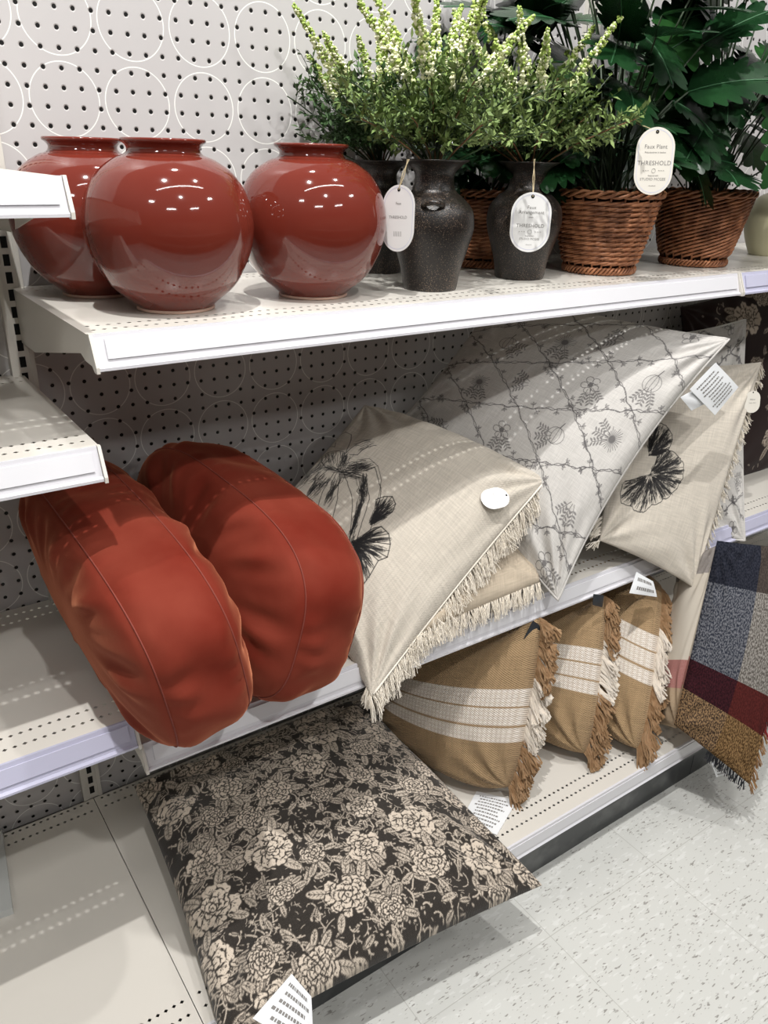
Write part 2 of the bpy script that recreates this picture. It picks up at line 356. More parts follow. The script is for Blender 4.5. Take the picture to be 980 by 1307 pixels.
def shelf(x0, x1, z, label, rail='rail', group='perforated metal shelves', yf=-.401):
    t = empty('metal_shelf', ((x0+x1)/2, -.2, z), label, 'shelf', group)
    L = Vector(t.location)
    def fix(mb):
        mb.v = [tuple(Vector(v)-L) for v in mb.v]; return mb
    mb = sheet(x0, x1, yf, -.003, z, [-.350, -.3755, -.0235, -.049])
    mb.extrude([(yf, z), (yf, z-.030), (yf+.004, z-.030), (yf+.003, z-.001)], x0, x1)
    mb.box(x0, x1, -.006, -.003, z-.03, z-.0005)
    fix(mb).build('deck', M['shelf'], t)
    for s, x in ((0, x0+.0015), (1, x1-.0035)):
        b = MB(); i = 0
        pr = [(-.002, z-.0008), (-.002, z-.082), (-.10, z-.080), (-.355, z-.030), (-.372, z-.036), (-.402, z-.037), (-.4, z-.0008)]
        b.extrude(pr, x, x+.002)
        fix(b).build('bracket', M['shelf'], t)
    r = MB(); e = .004
    r.extrude([(yf-.0005, z+.0010), (yf-.0035, z+.0010), (yf-.0045, z-.003), (yf-.0150, z-.0335), (yf-.0195, z-.0355), (yf-.0195, z-.0390), (yf-.0120, z-.0395), (yf-.0020, z-.012)], x0+e, x1-e, 0)
    r.extrude([(yf-.0062, z-.0045), (yf-.0078, z-.0045), (yf-.0148, z-.0265), (yf-.0132, z-.0265)], x0+.016, x1-.012, 1)
    rr = fix(r).build('price_rail', [M[rail], M['label' if rail == 'rail' else 'railblue']], t)
    for x in (x0-.0005, x1-.0035):
        c = MB(); c.extrude([(yf+.001, z+.0016), (yf-.005, z+.0016), (yf-.0215, z-.034), (yf-.0215, z-.041), (yf-.012, z-.041), (yf+.001, z-.030)], x, x+.004)
        fix(c).build('end_cap', M['shelf'], t)
    return t
g = .0015
TOPZ = -.3755; MIDZ = -.963; DECKZ = -1.3715
shelf(U0+g, 1.195, TOPZ, 'upper metal shelf carrying the red round vases, dark vases and wicker baskets')
shelf(1.198, 1.198+BAY, TOPZ, 'next upper metal shelf beyond the right wicker basket, mostly out of frame', 'railblue')
shelf(U0+g, U1-g, MIDZ, 'middle metal shelf under the rust velvet cushions and cream pumpkin pillows')
shelf(U1+g, U1+BAY, MIDZ, 'middle metal shelf at the far right under the dark floral pillow', 'railblue')
shelf(U0-BAY, U0-g, -.2085, 'topmost left metal shelf, its end beside the red vases')
shelf(U0-BAY, U0-g, -.5082, 'left metal shelf jutting just above the rust cushion')
shelf(U0-BAY, U0-g, -.9135, 'left metal shelf with violet tinted rail beside the front rust cushion', 'railblue')
def base(x0, x1, label):
    z = DECKZ; yf = -.568
    t = empty('base_shelf', ((x0+x1)/2, -.28, -1.52), label, 'shelf', 'base decks of the shelving'); L = Vector(t.location)
    def fix(mb):
        mb.v = [tuple(Vector(v)-L) for v in mb.v]; return mb
    mb = sheet(x0, x1, yf, -.016, z, [-.5155, -.5405, -.0235-.0, -.0490]); mb.extrude([(yf, z), (yf, z-.034), (yf+.003, z-.034), (yf+.003, z-.001)], x0, x1)
    fix(mb).build('deck', M['shelf'], t)
    r = MB(); r.extrude([(yf-.0005, z+.001), (yf-.004, z), (yf-.007, z-.034), (yf-.010, z-.037), (yf-.0005, z-.038)], x0+.002, x1-.002)
    r.extrude([(yf-.0046, z-.006), (yf-.0056, z-.006), (yf-.0072, z-.028), (yf-.0062, z-.028)], x0+.02, x1-.02, 1)
    fix(r).build('price_rail', [M['rail'], M['label']], t)
    k = MB(); k.box(x0, x1, yf+.002, yf+.02, z-.062, z-.0375); k.box(x0, x1, yf+.018, yf+.028, -1.52, z-.045)
    fix(k).build('kick_plate', M['kick'], t)
base(U0-BAY, U0-.0006, 'left base deck, pale steel, empty beside the dark floral floor pillow')
base(U0+.0006, U1+.04, 'base deck under the tan tasselled pillows and dark floral pillow')
base(U1+.042, U1+BAY, 'far right base deck behind the plaid pillow')
# ------------------------------------------------------------------ red vases
def finish_lathe(prof, n, name, mt, parent):
    m = MB(); m.lathe(prof, n); return m.build(name, mt, parent, True)
def smooth_prof(pts, k=6):
    """Catmull-Rom through (r, z) points"""
    out = []; P = [pts[0]]+pts+[pts[-1]]
    for i in range(1, len(P)-2):
        p0, p1, p2, p3 = [np.array(q) for q in P[i-1:i+3]]
        for j in range(k):
            t = j/k; out.append(tuple(.5*((2*p1)+(-p0+p2)*t+(2*p0-5*p1+4*p2-p3)*t*t+(-p0+3*p1-3*p2+p3)*t**3)))
    out.append(tuple(pts[-1])); return out
def red_vase(x, y, label, s=1):
    t = empty('round_vase', (x, y, TOPZ), label, 'vase', 'glossy red round vases')
    body = smooth_prof([(.050, .004), (.056, .010), (.082, .033), (.101, .068), (.1085, .105), (.102, .141), (.086, .168), (.064, .184), (.050, .1895), (.0462, .1925)], 7)
    finish_lathe([(0, .004)]+body, 96, 'body', M['red'], t)
    rim = smooth_prof([(.0462, .1920), (.0452, .1965), (.0478, .2010), (.0520, .2040), (.0528, .2068), (.0510, .2085), (.0470, .2080), (.0440, .2040), (.0425, .1960), (.0430, .186), (.06, .17)], 4)
    finish_lathe(rim, 96, 'rim', M['red'], t)
    finish_lathe([(0, 0), (.049, 0), (.0515, .0012), (.0515, .0042), (.046, .0052)], 64, 'foot', M['redfoot'], t)
    return t
red_vase(.0883, -.2794, 'red round vase at the front, largest in view, beside the left shelf end')
red_vase(.3095, -.2660, 'red round vase on the right of the three, nearest the dark speckled vases')
red_vase(.035, -.117, 'red round vase standing behind, half hidden by the front red vase and shelf end')
# ------------------------------------------------------------------ dark vases with blossom arrangements
random.seed(5)
def dark_vase(x, y, label, s=1.0, h=.192, ang=.9):
    t = empty('speckled_vase', (x, y, TOPZ), label, 'vase', 'dark speckled vases with faux blossom')
    k = h/.192
    pr = smooth_prof([(.041*s, 0), (.0435*s, .003), (.0480*s, .03*k), (.0570*s, .06*k), (.0635*s, .082*k), (.0658*s, .100*k), (.0618*s, .121*k), (.048*s, .137*k), (.0350*s, .147*k), (.0302*s, .160*k), (.0315*s, .173*k), (.041*s, .184*k), (.052*s, .1905*k), (.050*s, .192*k), (.036*s, .187*k), (.027*s, .175*k), (.027*s, .12*k)], 5)
    finish_lathe([(0, 0)]+pr, 72, 'body', M['clay'], t)
    for a in (ang, ang+math.pi):
        m = MB(); c, s_ = math.cos(a), math.sin(a); pts = []
        for q in range(9):
            w = -1+2*q/8; rad = (.0575+.013*(1-w*w))*s; al = a+w*.26
            pts.append((rad*math.cos(al), rad*math.sin(al), (.134-.006*w*w)*k))
        m.tube(pts, .0042*s, 8); m.build('handle', M['clay'], t, True)
    return t
def leaf_card(mb, p, d, up, L, w, m=0):
    d = d.normalized(); s = d.cross(up)
    if s.length < 1e-4: s = d.orthogonal()
    s.normalize(); n = s.cross(d)
    a = p; b = p+d*L*.45+s*w+n*w*.25; c = p+d*L-n*L*.08; e = p+d*L*.45-s*w+n*w*.25; mid = p+d*L*.5
    mb.tri(a, b, mid, m); mb.tri(b, c, mid, m); mb.tri(c, e, mid, m); mb.tri(e, a, mid, m)
def rv(s=1): return Vector((random.uniform(-s, s), random.uniform(-s, s), random.uniform(-s, s)))
def blossom_plant(x, y, z0, label, H=.30, spread=.15, nst=30, nsp=9, seed=1, lm='small', spikes=None, floor_y=-.02, bias=(0, 0)):
    random.seed(seed)
    t = empty('blossom_arrangement', (x, y, z0), label, 'artificial plant', 'cream blossom arrangements')
    st = MB(); lf = MB(); bl = MB()
    wy = -.012-y                      # the wall, in local y
    def curve(az, out, h, droop=0, n=9):
        pts = []
        for i in range(n):
            q = i/(n-1); r = out*(q**1.35); zz = h*q-droop*q*q*q
            px = math.cos(az)*r+bias[0]*q; pyy = math.sin(az)*r+bias[1]*q
            if pyy > wy: pyy = wy-.004*random.random()
            pts.append(Vector((px+random.uniform(-.003, .003), pyy, -.03+zz+.03*q)))
        return pts
    for k in range(nst):
        az = random.uniform(0, 2*math.pi); out = spread*math.sqrt(random.random())*1.05; h = H*random.uniform(.30, .82)*(1-.35*out/spread)
        pts = curve(az, out, h, .03*random.random())
        st.tube(pts, .0011, 4, 1 if random.random() < .25 else 0)
        for i in range(2, len(pts)):
            p = pts[i]; d0 = (pts[i]-pts[i-1]).normalized()
            for j in range(3):          # side twig with paired leaves
                sd = (d0*.6+rv(1)).normalized()
                if sd.z < -.3: sd.z *= -.5
                TL = random.uniform(.022, .055); q0 = p+(pts[i-1]-p)*random.random()
                e = q0+sd*TL
                if e.y > wy or q0.z < .016 or e.z < .008: continue
                st.tube([q0, q0+sd*TL*.5+Vector((0, 0, .002)), e], .0006, 3, 0, cap=False)
                for a in range(4):
                    pp = q0+sd*TL*(.25+.25*a)
                    for sg in (-1, 1):
                        dd = (sd*.7+rv(.8)*1.0+Vector((0, 0, .1))).normalized()
                        leaf_card(lf, pp, dd, Vector((0, 0, 1))+rv(.6), random.uniform(.010, .017), random.uniform(.0024, .0038), 0)
    sp = spikes or [(random.uniform(0, 6.28), random.uniform(.3, .95)*spread, H*random.uniform(.85, 1.1), random.uniform(0, .05)) for _ in range(nsp)]
    for az, out, h, dr in sp:
        pts = curve(az, out, h, dr, 12)
        st.tube(pts, .0012, 4, 0)
        tot = len(pts)
        for i in range(6, tot-1):
            for j in range(52):
                q = random.random(); p = pts[i].lerp(pts[i+1], q); g = (i+q-6)/(tot-7)
                rad = .0125*(1-.68*g); d = rv(1).normalized()
                c = p+d*rad*random.uniform(.5, 1)
                if c.y > wy: continue
                s_ = random.uniform(.0028, .0048)*(1-.35*g)
                mi = 0 if random.random() < .92-.75*g else 1
                vs = [c+Vector(v)*s_ for v in ((1, 0, 0), (-1, 0, 0), (0, 1, 0), (0, -1, 0), (0, 0, 1), (0, 0, -1))]
                b0 = len(bl.v); bl.v += [tuple(v) for v in vs]
                for f in ((0, 2, 4), (2, 1, 4), (1, 3, 4), (3, 0, 4), (2, 0, 5), (1, 2, 5), (3, 1, 5), (0, 3, 5)):
                    bl.f.append(tuple(b0+w for w in f)); bl.m.append(mi)
    st.build('stem', [M['stem'], M['brownstem']], t)
    tag(lf.build('foliage', M[lm], t), kind='stuff')
    tag(bl.build('blossom_spikes', [M['bloom'], M['bud']], t), kind='stuff')
    return t
V1 = (.5137, -.2898); V2 = (.7443, -.256); V3 = (.555, -.085)
dark_vase(*V1, 'dark speckled vase nearest the red vases, paper tag hanging at its left')
dark_vase(*V2, 'dark speckled vase beside the wicker basket, round tag on its front', 1.0)
dark_vase(*V3, 'dark speckled vase at the back, between right red vase and front dark vase', .92, .188)
blossom_plant(V1[0], V1[1], TOPZ+.192, 'cream blossom arrangement in the dark vase next to the red vases', .235, .17, 34, 10, 3)
blossom_plant(V2[0], V2[1], TOPZ+.192, 'cream blossom arrangement in the dark vase beside the basket', .235, .17, 34, 10, 8, bias=(.0, 0))
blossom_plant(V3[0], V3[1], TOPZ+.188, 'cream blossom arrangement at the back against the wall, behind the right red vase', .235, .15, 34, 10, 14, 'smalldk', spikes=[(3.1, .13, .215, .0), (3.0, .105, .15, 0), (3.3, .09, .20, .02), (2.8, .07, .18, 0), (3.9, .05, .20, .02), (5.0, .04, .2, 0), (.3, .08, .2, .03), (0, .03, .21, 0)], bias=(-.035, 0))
# ------------------------------------------------------------------ wicker baskets
def basket(x, y, label, rt=.098, rb=.060, h=.146, nst=24, nl=13, slope=.0, seed=1, group='wicker plant baskets'):
    random.seed(seed)
    t = empty('wicker_basket', (x, y, TOPZ), label, 'basket', group)
    R_ = lambda z: rb+(rt-rb)*(z/h)**.8
    w = MB()
    for i in range(nst):
        a = 2*math.pi*i/nst
        w.tube([(R_(z)*math.cos(a), R_(z)*math.sin(a), z) for z in np.linspace(.004, h-.004, 6)], .0021, 5)
    dz = (h-.034)/nl
    for j in range(nl):
        for i in range(nst):
            z0 = .020+dz*j+dz*(i % 2)*.0
            pts = []
            for q in np.linspace(0, 2, 9):
                a = 2*math.pi*(i+q)/nst; zz = z0+slope*q+dz*.55*q*.5
                rr = R_(min(h, zz))+.0052*math.sin(math.pi*q/2)-.0022
                pts.append((rr*math.cos(a), rr*math.sin(a), zz))
            w.tube(pts, .0030*random.uniform(.82, 1.12), 5, cap=False)
    w.build('woven_side', M['wicker'], t, True)
    li = MB(); li.lathe([(R_(z)-.0065, z) for z in np.linspace(.008, h-.006, 8)], 48); li.build('gap_shade', M['gap_shade'], t, True)  # dark brown tube added behind the weave, painting shade into its gaps
    b = MB()
    for k in range(3):
        n = 130; pts = []
        for q in range(n+1):
            a = 2*math.pi*q/n; ph = 18*a+k*2.09
            pts.append(((R_(.006)+.003+.0028*math.cos(ph))*math.cos(a), (R_(.006)+.003+.0028*math.cos(ph))*math.sin(a), .008+.0055*math.sin(ph)))
        b.tube(pts, .0026, 5, cap=False)
    b.lathe([(0, .006), (rb-.002, .006)], 32)
    b.build('base_braid', M['wicker'], t, True)
    b = MB()
    for k in range(3):
        n = 130; pts = []
        for q in range(n+1):
            a = 2*math.pi*q/n; ph = 9*a+k*2.09
            rr = rt+.001+.0035*math.cos(ph)
            pts.append((rr*math.cos(a), rr*math.sin(a), h-.004+.0048*math.sin(ph)))
        b.tube(pts, .0029, 6, cap=False)
    b.build('rim', M['rim'], t, True)
    f = MB(); f.lathe([(0, h-.03), (rt-.012, h-.03)], 32); f.build('black_fill', M['black'], t)  # flat black disc across the basket, just below the rim
    return t
B1 = (.948, -.262); B2 = (1.243, -.262); B3 = (.80, -.092)
basket(*B1, 'brown wicker basket of flat weave with a large paper tag above its rim', slope=.001, seed=1)
basket(*B2, 'dark brown wicker basket of slanted weave, farther right', slope=.0055, nst=22, nl=15, seed=2)
basket(*B3, 'wicker basket at the back, a sliver seen between the two front dark vases', .078, .06, .14, 22, 15, .001, 3)
# lobed glossy leaves
def lobed_leaf(mb, base_, d, up, L, Wd, lobes=5, curl=.35, mi=0, stem_from=None):
    d = d.normalized(); s = d.cross(up); s = s.normalized() if s.length > 1e-4 else d.orthogonal().normalized(); n = s.cross(d).normalized()
    def P_(a, b):       # a along 0..1, b sideways -1..1 (in Wd)
        zc = -curl*L*a*a+.22*abs(b)*Wd*.6-.35*curl*Wd*b*b
        return base_+d*(a*L)+s*(b*Wd)+n*zc
    def blade(a0, b0, a1, b1, w, k=7):
        da, db = (a1-a0)*L, (b1-b0)*Wd; ln = math.hypot(da, db); ta, tb = -db/ln, da/ln
        prev = None
        for i in range(k+1):
            q = math.sin(math.pi/2*i/k); ww = w*(.75+.5*math.sin(math.pi*min(1, q*1.05)))*math.sqrt(max(0, 1-q**6))
            a = a0+(a1-a0)*q; b = b0+(b1-b0)*q
            l = P_(a+ta*ww/L, b+tb*ww/Wd); c = P_(a, b); r = P_(a-ta*ww/L, b-tb*ww/Wd)
            if prev: 
                mb.quad(prev[0], prev[1], c, l, mi); mb.quad(prev[1], prev[2], r, c, mi)
            prev = (l, c, r)
    blade(0, 0, 1, 0, Wd*.20, 9)
    for i in range(lobes):
        q = .06+.74*i/(lobes-1) if lobes > 1 else .4
        ln = (.95-.55*abs(q-.28)**1.1)*(1 if q < .6 else .85)
        for sg in (-1, 1):
            blade(q, sg*.08, min(1.0, q+.20+.12*i/lobes), sg*ln, L*.40/lobes, 7)
    # midrib
    pts = [P_(q, 0)+n*.0006 for q in np.linspace(0, .96, 7)]
    mb.tube(pts, .0013, 4, 1, cap=False)
def foliage_plant(x, y, z0, label, leaves, seed=1, mi='leafdark', bounds=None):
    random.seed(seed)
    t = empty('potted_foliage_plant', (x, y, z0), label, 'artificial plant', 'dark green foliage plants')
    st = MB(); P0 = Vector((x, y, z0))
    for (tx, ty, tz, dx, dy, dz, L, Wd, kind) in leaves:
        b = Vector((tx, ty, tz))-P0; d = Vector((dx, dy, dz))
        r0 = Vector((random.uniform(-.03, .03), random.uniform(-.03, .03), -.03))
        mid = r0.lerp(b, .55)+Vector((0, 0, .25*(b-r0).length*.5)); mid.y = min(mid.y, -.01-y)
        pts = [((1-q)**2)*r0+2*q*(1-q)*mid+q*q*b for q in np.linspace(0, 1, 9)]
        st.tube(pts, .0018, 5)
        lf = MB(); lobed_leaf(lf, b, d, Vector((random.uniform(-.3, .3), -.5+random.uniform(-.3, .3), .9)), L, Wd, 6, random.uniform(.15, .4))
        lf.v = [(v[0], min(v[1], -.006-y), max(v[2], -z0+TOPZ+.005) if (P0.y+v[1]) > -.42 else v[2]) for v in lf.v]
        lf.build('leaf', [M[kind], M['leafvein']], t, True)
    st.build('stem', M['stem'], t)
    return t
def mkleaves(n, cx, cy, cz, rx, ry, rz, kind, seed, L=(.09, .14), up=.2, extra=()):
    random.seed(seed); out = []
    for i in range(n):
        a = 2.39996*i+random.uniform(-.3, .3); zz = random.uniform(0, 1)
        tz = cz+rz*zz; rr = random.uniform(.25, .8)
        tx = cx+rx*rr*math.cos(a); ty = cy+ry*rr*math.sin(a)
        d = (math.cos(a), math.sin(a)*.8, up+random.uniform(-.7, .5)-(.5 if zz < .3 else 0))
        l = random.uniform(*L)
        if ty > -.03: ty = -.03
        out.append((tx, ty, tz, *d, l, l*random.uniform(.42, .55), kind))
    return out+list(extra)
foliage_plant(B1[0], B1[1], TOPZ+.14, 'dark green lobed foliage plant in the flat weave basket', mkleaves(62, .97, -.22, -.20, .23, .16, .34, 'leafdark', 4, (.09, .15)), 2)
foliage_plant(B2[0], B2[1], TOPZ+.14, 'dark green lobed foliage plant in the slanted weave basket at the right', mkleaves(30, 1.26, -.24, -.20, .22, .16, .38, 'leafdark', 10, (.10, .16))+mkleaves(26, 1.30, -.26, -.12, .22, .18, .34, 'leafmid', 9, (.12, .18)), 3)
foliage_plant(B3[0], B3[1], TOPZ+.13, 'dark green foliage plant at the back between the blossom arrangements', mkleaves(24, .84, -.10, -.23, .17, .08, .30, 'leafdark', 21, (.08, .12)), 4)
# cream vase, far right
t = empty('cream_vase', (1.59, -.22, TOPZ), 'pale cream vase cut off by the right edge, behind the right basket', 'vase')
finish_lathe([(0, 0)]+smooth_prof([(.035, 0), (.042, .004), (.060, .05), (.062, .09), (.045, .125), (.022, .14), (.022, .16), (.03, .17), (.024, .168), (.018, .14)], 5), 48, 'body', M['creamvase'], t)
# ------------------------------------------------------------------ cloth: print drawing
def canvas(n): return np.zeros((n, n), np.float32)
def seg(c, x0, y0, x1, y1, w, val=1.0):
    """soft stroke in uv (0..1), w = half width in uv"""
    n = c.shape[0]; X0, Y0, X1, Y1, W_ = x0*(n-1), y0*(n-1), x1*(n-1), y1*(n-1), max(w*(n-1), .45)
    a0 = max(0, int(min(X0, X1)-W_-1)); a1 = min(n, int(max(X0, X1)+W_+2)); b0 = max(0, int(min(Y0, Y1)-W_-1)); b1 = min(n, int(max(Y0, Y1)+W_+2))
    if a0 >= a1 or b0 >= b1: return
    yy, xx = np.mgrid[b0:b1, a0:a1]; dx, dy = X1-X0, Y1-Y0; L2 = dx*dx+dy*dy+1e-9
    t = np.clip(((xx-X0)*dx+(yy-Y0)*dy)/L2, 0, 1); d = np.hypot(xx-X0-t*dx, yy-Y0-t*dy)
    m = np.clip(W_+.5-d, 0, 1); s = c[b0:b1, a0:a1]; s[:] = s*(1-m)+val*m
def poly(c, pts, w, val=1.0):
    for a, b in zip(pts[:-1], pts[1:]): seg(c, a[0], a[1], b[0], b[1], w, val)
def blob(c, x, y, rx, ry, ang, val=1.0):
    n = c.shape[0]; R = max(rx, ry)*(n-1)+2; X, Y = x*(n-1), y*(n-1)
    a0, a1, b0, b1 = max(0, int(X-R)), min(n, int(X+R+2)), max(0, int(Y-R)), min(n, int(Y+R+2))
    if a0 >= a1 or b0 >= b1: return
    yy, xx = np.mgrid[b0:b1, a0:a1]; ca, sa = math.cos(ang), math.sin(ang)
    u = ((xx-X)*ca+(yy-Y)*sa)/max(rx*(n-1), .3); v = (-(xx-X)*sa+(yy-Y)*ca)/max(ry*(n-1), .3)
    m = np.clip((1-np.hypot(u, v))*min(rx, ry)*(n-1)+.5, 0, 1); s = c[b0:b1, a0:a1]; s[:] = s*(1-m)+val*m
def rosette(c, x, y, r, rnd):
    """ruffled bloom: rings of ragged petals, dark gaps and fine dark veins"""
    sq = rnd.uniform(.8, 1.0); a0 = rnd.random()*6.28; full = rnd.random() < .5
    rings = [(1.0, 11, .26), (.76, 9, .25), (.52, 7, .23), (.28, 5, .18), (0, 1, .13)] if full else [(1.0, 6, .44), (.66, 6, .34), (.34, 5, .24), (.1, 3, .14)]
    for rr, k, ps in rings:
        for i in range(k):
            a = a0+2*math.pi*i/k+rnd.uniform(-.28, .28); rj = rr*rnd.uniform(.86, 1.1)
            px, py = x+math.cos(a)*r*rj*.70, y+math.sin(a)*r*rj*.70*sq; q = r*ps*rnd.uniform(.75, 1.15)
            blob(c, px, py, q*1.1+.003, q*.9+.003, a, .03)
            blob(c, px, py, q, q*.78, a, 1)
            for j in (-1, 0, 1):            # ragged tip
                aa = a+j*.75; blob(c, px+math.cos(aa)*q*.72, py+math.sin(aa)*q*.72, q*.36, q*.30, aa, 1)
            for j in range(5 if q > .008 else 2):
                aa = a+rnd.uniform(-.7, .7); s0 = rnd.uniform(-.7, .2); s1 = s0+rnd.uniform(.3, .7)
                poly(c, [(px+math.cos(aa)*q*s0, py+math.sin(aa)*q*s0), (px+math.cos(aa+.2)*q*(s0+s1)/2, py+math.sin(aa+.2)*q*(s0+s1)/2), (px+math.cos(aa)*q*s1, py+math.sin(aa)*q*s1)], rnd.uniform(.0006, .0012), .08)
        a0 += .5
def leafy(c, x, y, r, ang, rnd):
    ca, sa = math.cos(ang), math.sin(ang)
    blob(c, x, y, r+.0025, r*.42+.0025, ang, .05); blob(c, x, y, r, r*.40, ang, .85)
    seg(c, x-ca*r, y-sa*r, x+ca*r*.8, y+sa*r*.8, .0011, .05)
    for q in (-.5, -.15, .2, .5):
        for s in (-1, 1):
            a = ang+s*.7; seg(c, x+ca*r*q, y+sa*r*q, x+ca*r*q+math.cos(a)*r*.35, y+sa*r*q+math.sin(a)*r*.35, .0008, .1)
def floral(n, seed, nf, rmin, rmax, fill=420, motif=1.0):
    rnd = random.Random(seed); c = canvas(n)
    for _ in range(fill):           # scrolling stems and small leaves between the blooms
        x, y, a = rnd.random(), rnd.random(), rnd.random()*6.28; L = rnd.uniform(.02, .05); pts = [(x, y)]; k = rnd.uniform(-.5, .5)
        for i in range(6):
            a += k; x += math.cos(a)*L/5; y += math.sin(a)*L/5; pts.append((x, y))
        poly(c, pts, rnd.uniform(.0010, .0022), .8)
        if rnd.random() < .6: leafy(c, x, y, rnd.uniform(.011, .026), a, rnd)
        for j in range(2):
            blob(c, x+rnd.uniform(-.02, .02), y+rnd.uniform(-.02, .02), .004, .0024, rnd.random()*3, .75)
    placed = []
    tries = 0
    while len(placed) < nf and tries < 6000:
        tries += 1; x, y = rnd.random(), rnd.random(); r = rnd.uniform(rmin, rmax)
        if all(math.hypot(x-a, y-b) > (r+q)*1.12 for a, b, q in placed):
            placed.append((x, y, r))
    for x, y, r in placed:
        for i in range(4):
            a = rnd.random()*6.28; leafy(c, x+math.cos(a)*r*1.25, y+math.sin(a)*r*1.25, r*rnd.uniform(.35, .55), a+rnd.uniform(-.4, .4), rnd)
        rosette(c, x, y, r, rnd)
    for _ in range(int(fill*1.6)):
        x, y, a = rnd.random(), rnd.random(), rnd.random()*6.28; l = rnd.uniform(.003, .009); b_ = a+rnd.uniform(-.8, .8)
        p = [(x, y), (x+math.cos(a)*l, y+math.sin(a)*l), (x+math.cos(a)*l+math.cos(b_)*l, y+math.sin(a)*l+math.sin(b_)*l)]
        dark = c[min(n-1, int(y*n)), min(n-1, int(x*n))] > .5
        if not dark or rnd.random() < .35: poly(c, p, .0007, .1 if dark else .72)
    return c
def wobble(x0, y0, x1, y1, amp, k, ph, n=40):
    out = []; dx, dy = x1-x0, y1-y0; L = math.hypot(dx, dy); nx, ny = -dy/L, dx/L
    for i in range(n+1):
        t = i/n; o = amp*math.sin(k*t*2*math.pi+ph)+amp*.5*math.sin(k*2.3*t*2*math.pi+ph*2)
        out.append((x0+dx*t+nx*o, y0+dy*t+ny*o))
    return out
def toile_print(n, seed, cells=6):
    rnd = random.Random(seed); c = canvas(n); st = 2.0/cells
    da, db = .235, .230                       # spacing of the two vine families
    for k in range(-8, 12):
        for fam in (0, 1):
            cc = k*(da if fam == 0 else db); sl = .45 if fam == 0 else -.60
            x0, y0, x1, y1 = -.05, cc-.05*sl, 1.05, cc+1.05*sl
            if max(y0, y1) < -.05 or min(y0, y1) > 1.05: continue
            ph = rnd.random()*6
            poly(c, wobble(x0, y0, x1, y1, .0040, 13, ph, 130), .0012, 1); poly(c, wobble(x0, y0, x1, y1, .0050, 10, ph+2.2, 130), .0010, .95)
            for i in range(26):
                t = rnd.random(); x, y = x0+(x1-x0)*t, y0+(y1-y0)*t; a = rnd.random()*6.28; r = rnd.uniform(.010, .020)
                ex, ey = x+math.cos(a)*r, y+math.sin(a)*r; seg(c, x, y, ex, ey, .0012, .9)
                for j in range(3):
                    b = a+(j-1)*.9; poly(c, [(ex, ey), (ex+math.cos(b-.3)*.009, ey+math.sin(b-.3)*.009), (ex+math.cos(b)*.015, ey+math.sin(b)*.015), (ex+math.cos(b+.3)*.009, ey+math.sin(b+.3)*.009), (ex, ey)], .0010, .85)
    for i in range(-10, 14):
        for j in range(-10, 14):
            ca_, cb_ = (i+.5)*da, (j+.5)*db      # v = .85u+ca, v = -.55u+cb
            x = (cb_-ca_)/1.05; y = .45*x+ca_
            if not (0 < x < 1 and 0 < y < 1): continue
            k = (i*2+j*3) % 4; R = .066; an = rnd.random()*6.28
            if k == 0:          # spiky flower
                for q in range(26):
                    t = q*6.283/26; r1 = R*rnd.uniform(.45, .75); seg(c, x+math.cos(t)*R*.12, y+math.sin(t)*R*.12, x+math.cos(t)*r1, y+math.sin(t)*r1, .0010, .95)
                blob(c, x, y, R*.22, R*.2, 0, .8)
            elif k == 1:        # small pumpkin
                for q in (-1, -.5, 0, .5, 1):
                    pts = [(x+q*R*.6*math.sin(t), y+R*.5*math.cos(t)) for t in np.linspace(0, math.pi, 9)]; poly(c, pts, .0010, .9)
                seg(c, x, y+R*.5, x+R*.1, y+R*.85, .002, .9)
            elif k == 2:        # rose spray
                for q in range(5):
                    t = an+q*1.25; cx_, cy_ = x+math.cos(t)*R*.38, y+math.sin(t)*R*.38
                    poly(c, [(cx_+math.cos(w)*R*.24, cy_+math.sin(w)*R*.2) for w in np.linspace(0, 5.6, 9)], .0011, .95)
                blob(c, x, y, R*.16, R*.16, 0, .8)
            for q in range(3):   # sprig
                t = an+q*.5; ex, ey = x+math.cos(t)*R*1.25, y+math.sin(t)*R*1.25
                seg(c, x+math.cos(t)*R*.3, y+math.sin(t)*R*.3, ex, ey, .0011, .95)
                for w in (.6, .8, 1.0, 1.2):
                    bx, by = x+math.cos(t)*R*w, y+math.sin(t)*R*w
                    for sg in (-1, 1): blob(c, bx+math.cos(t+sg)*R*.16, by+math.sin(t+sg)*R*.16, R*.13, R*.055, t+sg, .7)
    return c
def homography(px, uv):
    A = []
    for (x, y), (u, v) in zip(px, uv):
        A.append([x, y, 1, 0, 0, 0, -u*x, -u*y, -u]); A.append([0, 0, 0, x, y, 1, -v*x, -v*y, -v])
    H = np.linalg.svd(np.array(A, float))[2][-1].reshape(3, 3)
    return lambda p: tuple((lambda q: (q[0]/q[2], q[1]/q[2]))(H@np.array([p[0], p[1], 1.0])))
